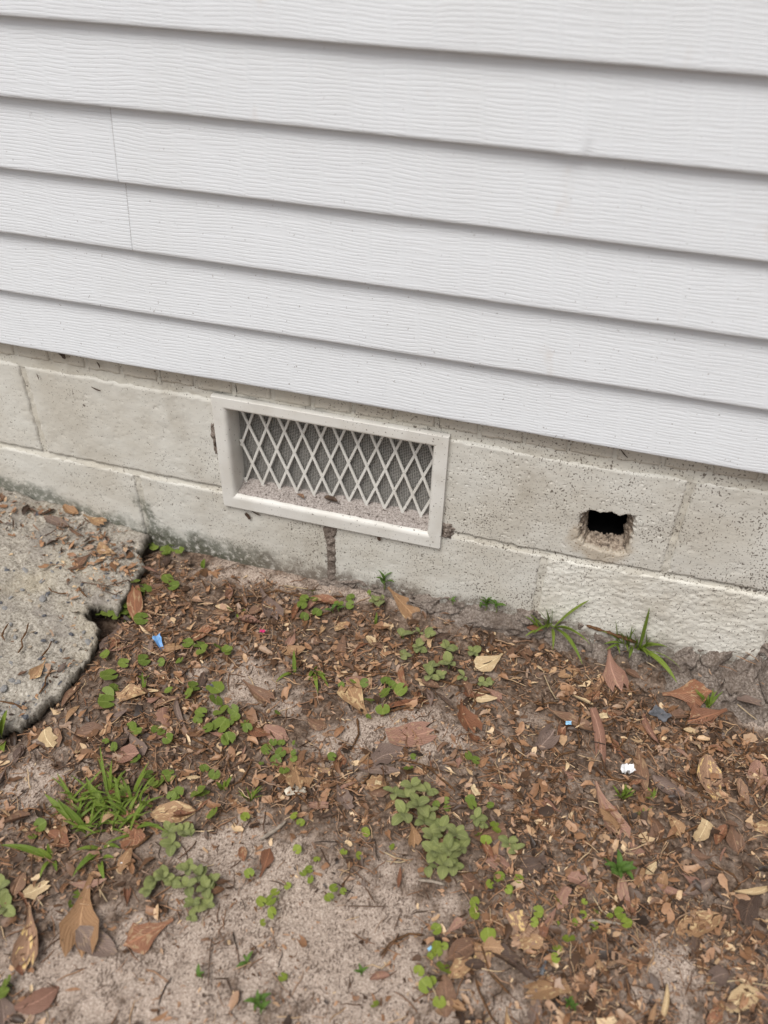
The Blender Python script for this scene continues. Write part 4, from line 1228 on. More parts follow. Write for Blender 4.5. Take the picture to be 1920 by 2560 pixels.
HT = [([(1336, 2283), (1390, 2350), (1440, 2420), (1475, 2455)], 'twig', 'long thin stalk crossing the litter beside the screw'), ([(1761, 2463), (1840, 2456), (1935, 2472)], 'dry_straw', 'pale flat straw stalk lying in the litter'), ([(960, 2135), (990, 2150), (1030, 2158)], 'dry_straw', None),
      ([(965, 2158), (1000, 2161), (1020, 2156)], 'dry_straw', None), ([(1046, 2205), (1080, 2208), (1112, 2216)], 'stick', 'grey weathered stick below the fuzzy weeds'), ([(650, 2105), (690, 2080), (716, 2058)], 'stick', 'short brown stick at the head of the bare sand'),
      ([(560, 1475), (640, 1490), (680, 1478)], 'twig', None), ([(590, 1590), (600, 1530), (595, 1500)], 'twig', None), ([(560, 1600), (620, 1575), (680, 1560)], 'twig', None), ([(1358, 1690), (1375, 1730), (1392, 1758)], 'dry_straw', None), ([(1615, 1660), (1640, 1675)], 'dry_straw', None),
      ([(1840, 1765), (1870, 1790), (1890, 1805)], 'dry_straw', None), ([(1480, 2245), (1500, 2280), (1545, 2315)], 'dry_straw', None), ([(1468, 2306), (1510, 2308), (1550, 2315)], 'stick', 'pale flattened stick among yellow-green seedlings'), ([(530, 2350), (525, 2400), (522, 2470)], 'twig', 'upright dark twig lying on the sand'),
      ([(1620, 1890), (1630, 1900), (1690, 1925)], 'twig', None), ([(255, 1480), (290, 1492), (330, 1485)], 'twig', None), ([(200, 1460), (270, 1470), (325, 1455)], 'twig', None), ([(80, 2230), (110, 2270)], 'dry_straw', None), ([(225, 2185), (270, 2260)], 'dry_straw', None),
      ([(640, 1515), (700, 1530)], 'dry_straw', None), ([(710, 1469), (770, 1478)], 'dry_straw', None), ([(1090, 2310), (1105, 2330)], 'dry_straw', None), ([(1080, 2470), (1092, 2500)], 'dry_straw', None), ([(1000, 2290), (985, 2330)], 'twig', None), ([(870, 2270), (960, 2272)], 'twig', None)]
for i, (px, kd, lb) in enumerate(HT):
    r = {'twig': 0.0010, 'dry_straw': 0.0010, 'stick': 0.0028}[kd]
    strand(gpts(px, 0.006), r, M[{'twig': 'twig', 'dry_straw': 'straw', 'stick': 'stick'}[kd]], kd, lb, {'twig': 'twig', 'dry_straw': 'straw', 'stick': 'stick'}[kd], 'twigs and straws', 0.15, 5, random.Random(i))

# ------------------------------------------------------------------ round-leaved weeds
M['round_young'] = m_green('young_round_leaf', (0.135, 0.190, 0.025), (0.280, 0.335, 0.050), (0.34, 0.40, 0.09))
def round_leaf_mesh(seed, mat='round'):
    r = np.random.default_rng(seed); n = 15
    V = [(0, -0.12, -0.04)]; UV = [(0.5, 0.44)]
    for ring in (0.55, 1.0):
        for k in range(n):
            a = -math.pi / 2 + 0.22 + (2 * math.pi - 0.44) * k / (n - 1)
            rr = ring * (1 + 0.05 * r.normal() * (ring > .9)) * (0.90 if k in (0, n - 1) else 1)
            x, y = rr * math.cos(a), rr * math.sin(a)
            V.append((x, y, 0.10 * rr * rr + 0.05 * r.normal() * ring - 0.05 * abs(math.sin(3 * a)) * ring)); UV.append((0.5 + x / 2, 0.5 + y / 2))
    F = [(0, 1 + k, 2 + k) for k in range(n - 1)] + [(1 + k, 1 + n + k, 2 + n + k, 2 + k) for k in range(n - 1)]
    return mesh('leaf', V, F, M[mat], True, UV)
RL = [round_leaf_mesh(k) for k in range(7)]
RLY = [round_leaf_mesh(k, 'round_young') for k in range(7)]
def stem_mesh(a, b, r=0.0006, mat=None):
    m = (Vector(a) + Vector(b)) / 2 + Vector((0.002, 0.001, 0.0))
    mb = MB(); mb.tube([a, m, b], r, 4, False)
    return mb.mesh('stem', mat or M['stem'], True)
ROUND = [(393, 1331, 15), (383, 1361, 18), (412, 1358, 18), (430, 1357, 16), (426, 1374, 15), (413, 1376, 15), (449, 1376, 13), (455, 1354, 14), (415, 1385, 12), (419, 1447, 17), (434, 1464, 16), (338, 1453, 13), (361, 1472, 20), (349, 1485, 19), (353, 1547, 20), (322, 1511, 16), (316, 1497, 16),
 (314, 1528, 19), (322, 1543, 16), (252, 1530, 14), (264, 1532, 14), (284, 1536, 17), (262, 1636, 16), (309, 1657, 14), (359, 1649, 17), (403, 1655, 12), (449, 1651, 13), (469, 1607, 16), (496, 1611, 18), (505, 1624, 19), (544, 1617, 13), (567, 1624, 15), (273, 1688, 26), (284, 1723, 16), (267, 1736, 20), (267, 1754, 21),
 (422, 1725, 12), (484, 1715, 17), (473, 1732, 18), (538, 1719, 24), (540, 1750, 20), (552, 1777, 22), (502, 1781, 17), (583, 1775, 15), (588, 1792, 13), (494, 1800, 13), (521, 1819, 17), (552, 1813, 24), (575, 1804, 11), (610, 1808, 14), (619, 1819, 14), (328, 1825, 22), (345, 1828, 12), (395, 1826, 19), (420, 1847, 16), (571, 1846, 20),
 (285, 1867, 13), (264, 1853, 10), (339, 1898, 15), (370, 1936, 16), (420, 1938, 19), (397, 1959, 17), (382, 1955, 16), (307, 1988, 15), (365, 2011, 17), (494, 1979, 22), (507, 1984, 18), (444, 1983, 18), (430, 1990, 14), (530, 2033, 19), (613, 2042, 13), (536, 1936, 16), (511, 1921, 13), (100, 2062, 17), (81, 2091, 11), (195, 2237, 15), (176, 2260, 9), (15, 2455, 16), (4, 2482, 16),
 (781, 1477, 12), (761, 1496, 14), (783, 1498, 13), (755, 1512, 14), (792, 1531, 15), (761, 1541, 13), (923, 1481, 8), (876, 1494, 13), (876, 1512, 13), (847, 1508, 14), (566, 1625, 14), (884, 1701, 12), (911, 1707, 13), (964, 1701, 14), (982, 1713, 15), (1003, 1723, 19), (962, 1732, 20), (923, 1750, 17), (957, 1773, 20), (921, 1791, 8), (853, 1713, 10),
 (829, 1891, 12), (1033, 1891, 9), (1021, 1920, 14), (1189, 1900, 13), (1171, 1889, 12), (666, 1873, 16), (689, 1902, 16), (710, 1926, 15), (701, 1881, 15), (683, 1855, 11), (703, 1857, 11), (734, 1857, 8), (734, 1896, 10), (734, 1881, 9), (653, 1908, 7), (568, 1846, 14), (589, 1791, 13), (619, 1818, 12), (693, 1781, 9),
 (735, 2039, 11), (752, 2056, 12), (743, 2123, 13), (914, 2080, 13), (792, 2148, 9), (859, 2130, 10), (897, 2138, 10), (980, 2117, 9), (772, 2173, 11), (758, 2183, 9), (776, 2199, 10), (719, 2215, 10), (834, 2220, 12), (823, 2244, 13), (858, 2228, 9), (688, 2230, 13), (676, 2251, 14), (653, 2253, 13), (680, 2281, 14), (623, 2183, 13), (657, 2306, 9), (707, 2443, 12), (938, 2511, 11),
 (1186, 2255, 14), (1186, 2281, 16), (1090, 2322, 14), (1092, 2365, 15), (1092, 2380, 14), (1110, 2419, 20), (1112, 2365, 9), (1076, 2390, 9), (1047, 2427, 14), (1064, 2462, 18), (1082, 2451, 11), (1098, 2505, 16), (1248, 2191, 15), (1225, 2210, 12), (1240, 2068, 17), (1176, 1998, 13), (1180, 2010, 14), (1225, 2013, 11), (1272, 2224, 11), (1221, 2337, 20),
 (1297, 2197, 14), (1275, 2223, 12), (1246, 2193, 14), (1394, 2250, 14), (1346, 2279, 15), (1336, 2305, 12), (1422, 2346, 16), (1394, 2371, 13), (1388, 2394, 12), (1461, 2254, 8), (1457, 2287, 11), (1437, 2305, 9), (1396, 2307, 5), (1486, 2314, 11), (1492, 2279, 10), (1525, 2289, 9), (1550, 2283, 15), (1566, 2307, 14), (1243, 2075, 12), (1090, 2010, 11), (1118, 2020, 10), (1115, 2000, 9), (1215, 2100, 15), (1195, 2085, 12)]
def cluster(pts, dist):
    n = len(pts); par = list(range(n))
    def find(a):
        while par[a] != a: a = par[a]
        return a
    for i in range(n):
        for j in range(i):
            if math.hypot(pts[i][0] - pts[j][0], pts[i][1] - pts[j][1]) < dist: par[find(i)] = find(j)
    g = {}
    for i in range(n): g.setdefault(find(i), []).append(i)
    return list(g.values())
NUM = {1: 'single', 2: 'pair of', 3: 'three', 4: 'four', 5: 'five', 6: 'six', 7: 'seven', 8: 'eight', 9: 'nine'}
rg = random.Random(8)
for ids in cluster(ROUND, 36):
    P = []
    for i in ids:
        u, v, r = ROUND[i]
        g0 = G(u, v)
        if 215 < u < 300 and 1508 < v < 1550:
            g0 = on_plane(u, v, 2, float(ground_h(-0.35, -0.24)) + 0.012); g0[2] -= 0.012
        hgt = rg.uniform(0.006, 0.019)
        top = on_plane(u, v, 2, g0[2] + hgt)
        dist = float(np.linalg.norm(top - CAMC))
        P.append((top, g0[2], r * dist / FPX * 0.92))
    c = np.mean([p[0] for p in P], 0); bz = min(p[1] for p in P)
    root = empty('round_leaf_weed', (c[0], c[1], bz))
    big = max(p[2] for p in P) > 0.012
    n = len(ids)
    if n == 1: lb = f'{"large" if big else "tiny"} single round green leaf sprouting {place(c)}'
    else: lb = f'{NUM.get(n, "patch of many")} round green notched weed leaves {place(c)}'
    label_group(root, lb, 'weed', 'round-leaved weeds', max(p[2] for p in P))
    for top, gz, r in P:
        o = link('leaf', rg.choice(RLY if (ROUND[ids[0]][0] > 600 and ROUND[ids[0]][1] > 2030) else RL), root)
        o.location = (top[0] - c[0], top[1] - c[1], top[2] - bz)
        o.scale = (r, r * rg.uniform(.86, 1.05), r)
        o.rotation_euler = (rg.gauss(0.15, 0.32), rg.gauss(0, 0.32), rg.uniform(0, 6.28))
        sx, sy = rg.uniform(-.006, .006), rg.uniform(-.002, .008)
        st = link('stem', stem_mesh((top[0] - c[0] + sx, top[1] - c[1] + sy, gz - bz - 0.003), (top[0] - c[0], top[1] - c[1], top[2] - bz - 0.0004)), o)
        st.matrix_parent_inverse = o.matrix_basis.inverted()

# ------------------------------------------------------------------ oval fuzzy weeds and small herbs
def oval_leaf_mesh(seed, mat, w=0.32, nL=7, nW=5, arch=0.25):
    r = np.random.default_rng(seed)
    t = np.linspace(0, 1, nL); s = np.linspace(-1, 1, nW)
    ww = w * np.sin(np.pi * np.clip(t, 0.02, 0.975) ** (1.0 if w > .3 else 0.85)) ** (0.58 if w > .3 else 0.8) + 0.01
    T, S = np.meshgrid(t, s, indexing='ij')
    X = S * ww[:, None] * (1 + 0.10 * (r.random(T.shape) - .5)); Y = T
    Z = arch * np.sin(np.pi * T * 0.9) * 0.5 + 0.35 * np.abs(S) ** 1.3 * ww[:, None] * (1 - .5 * T) + 0.03 * (r.random(T.shape) - .5)
    return mesh('leaf', np.stack([X, Y, Z], -1).reshape(-1, 3), grid_faces(nL, nW), mat, True, np.stack([S * .5 + .5, T], -1).reshape(-1, 2))
FZ = [oval_leaf_mesh(k, M['fuzzy'], 0.35) for k in range(6)]
HB = [oval_leaf_mesh(20 + k, M['herb'], 0.17, arch=0.4) for k in range(5)]
def leafy(name, heads, lib, label, cat, rg, fam=None, stemmat='stem'):
    """heads: list of (u, v, nleaves, leaf length m, height m, lean)"""
    P = [G(h[0], h[1]) for h in heads]
    c = np.mean(P, 0); bz = min(p[2] for p in P)
    root = empty(name, (c[0], c[1], bz))
    tag(root, label, cat, fam)
    for (u, v, n, L, hg, el), g0 in zip(heads, P):
        top = on_plane(u, v, 2, g0[2] + hg)
        top[1] = min(top[1], -0.006)
        ph = rg.uniform(0, 6.28)
        loc = Vector((top[0] - c[0], top[1] - c[1], top[2] - bz))
        link('stem', stem_mesh((loc.x + rg.uniform(-.004, .004), loc.y + 0.003, g0[2] - bz - 0.004), tuple(loc), 0.0011, M[stemmat]), root)
        for k in range(n):
            a = ph + k * (math.pi / 2 if k % 2 else math.pi / 2 + 0.2) + math.pi * (k % 2) + rg.uniform(-.35, .35)
            l = L * (1.0 - 0.09 * (k // 2)) * rg.uniform(.72, 1.2)
            o = link('leaf', rg.choice(lib), root)
            e = el + 0.16 * (k // 2) + rg.uniform(-.12, .12)
            R = Matrix.Rotation(a, 4, 'Z') @ Matrix.Rotation(e, 4, 'X') @ Matrix.Rotation(rg.gauss(0, .2), 4, 'Y')
            o.matrix_local = Matrix.Translation(loc + Vector((0, 0, 0.0015 * k - 0.003))) @ R @ Matrix.Diagonal((l, l, l, 1))
    return root
rg = random.Random(15)
S_, H_ = 0.022, 0.012
leafy('fuzzy_weed', [(985, 1984, 4, .019, H_, .15), (1030, 1965, 5, .021, .016, .2), (1070, 1980, 4, .018, H_, .25), (1010, 2035, 6, .024, .016, .15), (1045, 2012, 6, .024, .02, .25), (1060, 2055, 5, .02, H_, .15), (1075, 2030, 4, .016, .018, .3)], FZ, 'upper clump of fuzzy grey-green oval leaves in the litter', 'weed', rg, 'fuzzy weeds')
leafy('fuzzy_weed', [(1080, 2095, 5, .021, .014, .2), (1105, 2070, 5, .024, .018, .25), (1140, 2085, 5, .022, .02, .3), (1085, 2130, 5, .021, .014, .2), (1120, 2125, 6, .023, .022, .3), (1150, 2120, 5, .022, .016, .2), (1110, 2160, 5, .022, .014, .15), (1070, 2165, 2, .018, .008, .1), (1135, 2165, 4, .02, .012, .15)], FZ, 'largest clump of fuzzy grey-green oval leaves, below a smaller clump', 'weed', rg, 'fuzzy weeds')
leafy('fuzzy_weed', [(1190, 2045, 4, .017, .012, .2), (1205, 2060, 3, .014, .01, .2)], FZ, 'small fuzzy sprig right of the two fuzzy clumps', 'weed', rg, 'fuzzy weeds')
leafy('fuzzy_weed', [(1272, 2108, 5, .02, .012, .2), (1290, 2125, 3, .015, .01, .2)], FZ, 'fuzzy grey-green sprig with long side leaf beside round leaves', 'weed', rg, 'fuzzy weeds')
leafy('fuzzy_weed', [(385, 2200, 5, .018, .014, .3), (410, 2195, 6, .017, .016, .35), (372, 2225, 4, .016, .01, .2), (470, 2175, 5, .018, .018, .35), (500, 2190, 5, .017, .016, .35), (470, 2215, 5, .018, .016, .3), (515, 2220, 5, .017, .014, .3), (530, 2205, 4, .015, .012, .3), (485, 2260, 5, .017, .012, .25), (520, 2262, 4, .015, .01, .25), (474, 2290, 3, .013, .008, .2), (430, 2210, 4, .016, .014, .3)], FZ, 'fuzzy woolly weed clump spread on bare sand', 'weed', rg, 'fuzzy weeds')
leafy('fuzzy_weed', [(424, 2075, 4, .017, .014, .25), (455, 2078, 5, .018, .014, .3), (430, 2110, 4, .018, .01, .15), (470, 2085, 3, .014, .01, .3)], FZ, 'speckled oval-leaved weed between long grass and bare sand', 'weed', rg, 'fuzzy weeds')
leafy('fuzzy_weed', [(1005, 1588, 2, .022, .012, .1), (1048, 1580, 3, .013, .01, .3), (1066, 1588, 3, .02, .012, .3), (1006, 1640, 3, .022, .01, .1), (1045, 1618, 5, .018, .012, .2)], FZ, 'speckled oval-leaved weed nearest the soil crust under the vent', 'weed', rg, 'fuzzy weeds')
leafy('fuzzy_weed', [(1118, 1620, 5, .02, .014, .2), (1122, 1660, 6, .024, .02, .3), (1075, 1690, 5, .019, .012, .2), (1075, 1670, 4, .018, .01, .2), (1105, 1690, 4, .016, .01, .2), (1160, 1690, 3, .014, .008, .2)], FZ, 'largest speckled oval-leaved weed below the vent', 'weed', rg, 'fuzzy weeds')
leafy('fuzzy_weed', [(1181, 1630, 4, .019, .012, .2)], FZ, 'three-leaved speckled sprig left of the pale yellow leaf', 'weed', rg, 'fuzzy weeds')
leafy('fuzzy_weed', [(1200, 1706, 3, .016, .01, .2), (1218, 1706, 3, .015, .01, .2)], FZ, 'low speckled sprig below the pale yellow leaf', 'weed', rg, 'fuzzy weeds')
leafy('fuzzy_weed', [(937, 1502, 4, .016, .012, .2), (958, 1498, 3, .014, .012, .3)], FZ, 'pale grey-green seedling at the wall foot under the vent', 'weed', rg, 'fuzzy weeds')
leafy('fuzzy_weed', [(2, 2220, 4, .024, .012, .2), (10, 2270, 3, .02, .012, .2)], FZ, 'grey-green oval-leaved weed beyond the broad-bladed grass', 'weed', rg, 'fuzzy weeds')
leafy('green_herb', [(962, 1452, 6, .030, .016, .55)], HB, 'upright narrow-leaved sprig against the wall under the vent', 'weed', rg, 'green herbs')
leafy('green_herb', [(1216, 1510, 7, .022, .014, .4), (1240, 1512, 5, .02, .014, .4), (1205, 1500, 3, .015, .01, .4)], HB, 'narrow-leaved green sprig in the soil crust between vent and coarse block', 'weed', rg, 'green herbs')
leafy('green_herb', [(1545, 2172, 6, .026, .016, .3), (1530, 2180, 3, .02, .012, .2), (1560, 2180, 4, .022, .014, .3)], HB, 'small leafy green herb in deep litter', 'weed', rg, 'green herbs')
leafy('green_herb', [(643, 2505, 6, .018, .012, .4), (655, 2520, 4, .016, .01, .3)], HB, 'little green sprig on sand with narrow leaves', 'weed', rg, 'green herbs')
leafy('green_herb', [(903, 2430, 4, .014, .01, .4)], HB, 'tiny green sprig beside the lone pinkish leaf', 'weed', rg, 'green herbs')
leafy('green_herb', [(1420, 2508, 9, .012, .01, .5), (1432, 2514, 6, .011, .01, .5)], HB, 'dense tiny needle-leaved green tuft below the screw', 'weed', rg, 'green herbs')
leafy('green_herb', [(618, 2404, 3, .014, .008, .2)], HB, 'flat two-leaved seedling on sand near the bare patch edge', 'weed', rg, 'green herbs')
leafy('green_herb', [(1128, 1500, 3, .012, .01, .5)], HB, 'tiny seedling in the soil crust right of the vent', 'weed', rg, 'green herbs')
leafy('green_herb', [(830, 1525, 4, .018, .012, .3), (845, 1520, 3, .014, .012, .4)], HB, 'dark narrow-leaved seedling near the russet oval leaf', 'weed', rg, 'green herbs')
leafy('green_herb', [(495, 2440, 3, .016, .01, .6)], HB, 'slender seedling beside the upright dark twig', 'weed', rg, 'green herbs')

# ------------------------------------------------------------------ grasses
def blade_mesh(base, tip, width, arch, seed=0, flat=0.5):
    base, tip = Vector(base), Vector(tip)
    d = tip - base; L = d.length
    mid = (base + tip) / 2 + Vector((0, 0, arch * L))
    side = Vector((d.x, d.y, 0.001)).cross(Vector((0, 0, 1)))
    side = side.normalized() if side.length > 1e-5 else Vector((1, 0, 0))
    r = random.Random(seed); tw = r.uniform(-.6, .6)
    V = []; UV = []; n = 9
    for i in range(n):
        t = i / (n - 1)
        p = base * (1 - t) ** 2 + mid * 2 * t * (1 - t) + tip * t * t
        tan = ((mid - base) * (1 - t) + (tip - mid) * t).normalized()
        sd_ = (Matrix.Rotation(tw * t, 3, tan) @ side).normalized()
        up = sd_.cross(tan).normalized()
        w = width * 1.3 * (0.55 + 0.45 * math.sin(min(1, t * 2.2) * math.pi / 2)) * (1 - t ** 3.0 * 0.93) / 2
        for s_ in (-1, 0, 1):
            V.append(tuple(p + sd_ * w * s_ + up * (abs(s_) * w * flat))); UV.append((0.5 + s_ / 2, t))
    return mesh('blade', V, grid_faces(n, 3), M['grass'], True, UV)
def grass(name, base_px, blades, label, fam='grasses', lift=0.0):
    g0 = G(*base_px)
    root = empty(name, tuple(g0)); tag(root, label, 'grass', fam)
    for i, b in enumerate(blades):
        bu, bv, tu, tv, th, w, arch = b
        bp = G(bu, bv)
        tp = on_plane(tu, tv, 2, bp[2] + th)
        if tp[1] > -0.008: tp = on_plane(tu, tv, 1, -0.008)
        link('blade', blade_mesh(Vector(bp - g0) - Vector((0, 0, 0.002)), Vector(tp - g0), w, arch, i), root)
    return root
rg = random.Random(4)
bl = [(255, 2040, 214, 1942, .035, .0085, .1), (190, 2060, 112, 1985, .03, .0085, .1), (200, 2070, 140, 1995, .03, .006, .15), (215, 2075, 160, 2010, .035, .007, .1), (330, 1995, 372, 1905, .045, .006, .1), (335, 1990, 365, 1930, .045, .006, .15), (280, 1990, 245, 1895, .04, .005, .1), (270, 2000, 250, 1865, .05, .004, .1),
      (275, 1985, 280, 1900, .05, .005, .1), (290, 1980, 305, 1930, .04, .006, .1), (345, 2000, 375, 1965, .03, .005, .2), (300, 2030, 290, 1950, .04, .006, .2), (345, 2015, 410, 1990, .015, .004, .1)]
for _ in range(105):
    u, v = rg.uniform(170, 355), rg.uniform(1985, 2085)
    bl.append((u, v, u + rg.uniform(-80, 80), v - rg.uniform(-25, 85), rg.uniform(.008, .035), rg.uniform(.0022, .0050), rg.uniform(.05, .35)))
grass('grass_clump', (265, 2040), bl, 'tall tufted green grass clump with cut blade tips, by the slab')
grass('grass_clump', (127, 2140), [(130, 2145, 0, 2113, .02, .0095, .18), (130, 2140, 120, 2108, .03, .007, .15), (125, 2150, 100, 2195, .008, .006, .3), (130, 2150, 95, 2120, .02, .006, .2), (135, 2150, 142, 2180, .006, .005, .3), (120, 2140, 30, 2112, .02, .007, .2)], 'flat grass tuft with one broad blade reaching past it')
grass('grass_clump', (255, 2125), [(255, 2125, 182, 2192, .006, .009, .3), (255, 2120, 290, 2115, .012, .007, .2), (250, 2150, 262, 2203, .004, .007, .35), (245, 2145, 215, 2150, .01, .007, .3), (255, 2145, 285, 2145, .01, .006, .3), (250, 2120, 190, 2125, .012, .006, .2), (265, 2110, 300, 2120, .01, .005, .2)], 'broad-bladed grass bending away below the tall grass clump')
rg2 = random.Random(12)
def crab(px, blades, extra, label):
    bl = [b[:5] + (b[5] * 0.72, b[6]) for b in blades]
    for _ in range(extra):
        u, v = px[0] + rg2.uniform(-45, 18), px[1] + rg2.uniform(-12, 8)
        bl.append((u, v, u + rg2.uniform(-38, 38), v + rg2.uniform(-42, 30), rg2.uniform(.004, .03), rg2.uniform(.0022, .0045), rg2.uniform(.1, .35)))
    grass('crabgrass', px, bl, label)
crab((1381, 1568), [(1385, 1568, 1474, 1500, .06, .009, .12), (1390, 1566, 1476, 1612, .012, .009, .28), (1392, 1572, 1456, 1660, .004, .0085, .3), (1381, 1570, 1382, 1625, .004, .007, .3), (1372, 1565, 1333, 1585, .008, .006, .3), (1370, 1560, 1365, 1522, .035, .008, .15), (1375, 1562, 1340, 1520, .045, .004, .1), (1378, 1562, 1380, 1520, .04, .005, .2), (1385, 1568, 1440, 1580, .02, .006, .3)], 14,
      'crabgrass with arching blades at the left corner of the coarse block')
crab((1597, 1613), [(1600, 1612, 1624, 1520, .07, .008, .05), (1600, 1612, 1668, 1618, .018, .012, .3), (1602, 1618, 1692, 1706, .004, .012, .3), (1610, 1612, 1705, 1675, .006, .003, .35), (1580, 1615, 1572, 1646, .004, .008, .25), (1560, 1600, 1502, 1578, .015, .006, .2), (1545, 1595, 1538, 1550, .045, .005, .1), (1555, 1605, 1510, 1610, .006, .006, .2), (1570, 1600, 1590, 1570, .03, .006, .2), (1550, 1610, 1515, 1625, .004, .006, .2), (1575, 1600, 1580, 1565, .03, .004, .1), (1540, 1610, 1550, 1635, .004, .004, .2)], 20,
      'crabgrass with one long drooping blade over the mortar skirt')
strand([tuple(G(u, v) + np.array([0, 0, .014])) for u, v in [(1465, 1570), (1520, 1588), (1560, 1603), (1592, 1609)]], 0.003, M['sprig'], 'cedar_sprig', 'thick brown cedar twig lying between the two crabgrass plants', 'sprig', 'dead cedar sprigs', 0.45, 6, random.Random(3))
def tuft(px, n, spread, h, w, label, seed):
    r = random.Random(seed); bl = []
    for _ in range(n):
        u, v = px[0] + r.uniform(-7, 7), px[1] + r.uniform(-4, 4)
        bl.append((u, v, u + r.uniform(-spread, spread), v - r.uniform(spread * .2, spread * 1.1), r.uniform(.4, 1) * h, w * r.uniform(.7, 1.2), r.uniform(.05, .25)))
    grass('grass_tuft', px, bl, label)
tuft((1773, 1765), 18, 42, .03, .0026, 'fine yellowish grass tuft at the foot of the mortar skirt', 1)
tuft((1556, 1995), 14, 34, .03, .003, 'dark grass tuft under the white foil scrap', 2)
tuft((1628, 1998), 6, 26, .02, .0025, 'sparse grass shoots right of the white foil scrap', 3)
tuft((1608, 2045), 7, 30, .015, .003, 'small grass shoots below the white foil scrap', 4)
grass('grass_tuft', (730, 1680), [(733, 1682, 690, 1705, .006, .0065, .3), (737, 1682, 735, 1625, .035, .006, .1)], 'two-bladed grass shoot on dark sand')
grass('grass_tuft', (790, 1680), [(785, 1680, 795, 1738, .003, .006, .35), (788, 1678, 822, 1720, .004, .006, .35), (785, 1676, 772, 1700, .01, .007, .3), (788, 1676, 795, 1665, .02, .006, .2), (782, 1680, 815, 1690, .012, .005, .3)], 'drooping grass shoot right of the two-bladed one')
grass('grass_tuft', (508, 1418), [(507, 1420, 511, 1397, .02, .009, .1), (508, 1420, 503, 1404, .015, .005, .1)], 'lone short blade at the wall foot left of the vent')
grass('grass_tuft', (580, 1525), [(585, 1530, 565, 1520, .02, .007, .2), (585, 1532, 600, 1555, .004, .005, .3), (590, 1530, 615, 1525, .01, .004, .2), (583, 1535, 560, 1535, .006, .006, .2)], 'small grass shoot beside the pale cream leaf near the vent')
grass('grass_tuft', (8, 1850), [(6, 1850, 18, 1775, .05, .010, .1), (3, 1850, 2, 1790, .04, .008, .1), (8, 1855, 10, 1880, .01, .010, .2)], 'tall green blade standing at the front of the slab')
grass('grass_tuft', (565, 1970), [(560, 1975, 580, 1940, .025, .006, .1), (555, 1975, 540, 1955, .02, .006, .2), (560, 1972, 562, 1950, .02, .004, .1)], 'short grass shoot right of the round leaves by the long grass')
tuft((625, 2000), 9, 34, .035, .0025, 'thin dark grass shoots above the bare sand', 5)
grass('grass_tuft', (938, 1555), [(938, 1565, 942, 1530, .025, .0045, .1), (939, 1565, 936, 1545, .02, .004, .2)], 'single thin shoot below the pale seedling')
grass('grass_tuft', (358, 1730), [(360, 1735, 355, 1680, .03, .004, .1), (362, 1735, 366, 1700, .025, .004, .2), (355, 1700, 345, 1690, .02, .008, .2), (362, 1700, 372, 1692, .02, .008, .2)], 'thin upright shoot near the blue plastic scrap')

# ------------------------------------------------------------------ small litter
def scrap(name, px, size, mat, label, cat, seed, tail=0.0, crump=0.35, lift=0.006, rot=0.0):
    r = np.random.default_rng(seed); n, m = 9, 7
    S, T = np.meshgrid(np.linspace(-1, 1, n), np.linspace(-1, 1, m), indexing='ij')
    k = 1 - 0.6 * tail * (S * .5 + .5)
    X = S * size[0] / 2 * (1 + .12 * (r.random(S.shape) - .5)); Y = T * size[1] / 2 * k * (1 + .3 * (r.random(S.shape) - .5))
    Z = crump * size[1] * (fbm(S * 1.6 + seed, T * 1.6, 3, seed) + 0.5 * np.abs(T) * tail)
    V = np.stack([X, Y, Z - Z.min()], -1).reshape(-1, 3); k0 = len(V)
    V2 = V + np.array([0, 0, -0.0004])
    F = grid_faces(n, m).tolist() + grid_faces(n, m, k0, True).tolist()
    o = link(name, mesh(name, np.concatenate([V, V2]), F, M[mat]))
    p = G(*px); o.location = (p[0], p[1], p[2] + lift); o.rotation_euler = (r.normal(0, .15), r.normal(0, .15), rot)
    tag(o, label, cat)
    return o
scrap('plastic_scrap', (400, 1616), (0.030, 0.016), 'blue', 'bright blue plastic scrap in the litter by the slab', 'plastic', 3, 0.9, 0.8, 0.008, -0.75)
scrap('plastic_scrap', (657, 1588), (0.010, 0.009), 'pink', 'tiny bright pink plastic scrap below the vent', 'plastic', 5, 0.2, 0.9, 0.008, 0.3)
scrap('foil_scrap', (1566, 1940), (0.020, 0.016), 'white', 'crumpled white foil scrap in deep litter', 'foil', 9, 0.5, 0.9, 0.010, 0.5)
scrap('plastic_chip', (1419, 1816), (0.010, 0.007), 'paleblue', 'pale blue chip in the litter under the coarse block', 'plastic', 11, 0, 0.4, 0.009, 0.2)
scrap('plastic_chip', (1074, 2375), (0.007, 0.004), 'paleblue', 'tiny light blue bit beside round leaves on sand', 'plastic', 12, 0, 0.5, 0.005, 0.9)
scrap('paper_bit', (305, 2162), (0.008, 0.006), 'white', 'small white paper bits below the long grass clump', 'paper', 13, 0, 0.9, 0.004, 0.2)
scrap('wood_chip', (1506, 1799), (0.014, 0.011), 'chip', 'square pale tan wood chip with a dark speck', 'wood chip', 14, 0, 0.2, 0.010, 0.4)
scrap('wood_chip', (1186, 1984), (0.022, 0.009), 'chip', 'cream splinter of wood above the fuzzy sprig', 'wood chip', 15, 0, 0.3, 0.008, 2.2)
scrap('stone_flake', (737, 1982), (0.032, 0.022), 'chalk', 'pale triangular stone flake in the litter', 'stone', 16, 0.8, 0.35, 0.003, -2.4)
scrap('paper_bit', (945, 1966), (0.010, 0.007), 'chip', 'small cream scrap between dead leaves near the upper fuzzy clump', 'paper', 17, 0, 0.6, 0.008, 0.1)
scrap('burnt_chip', (535, 1720), (0.024, 0.014), 'stone_dark', 'black charred chip by the round leaves past the slab', 'chip', 18, 0.3, 0.3, 0.002, 0.3)
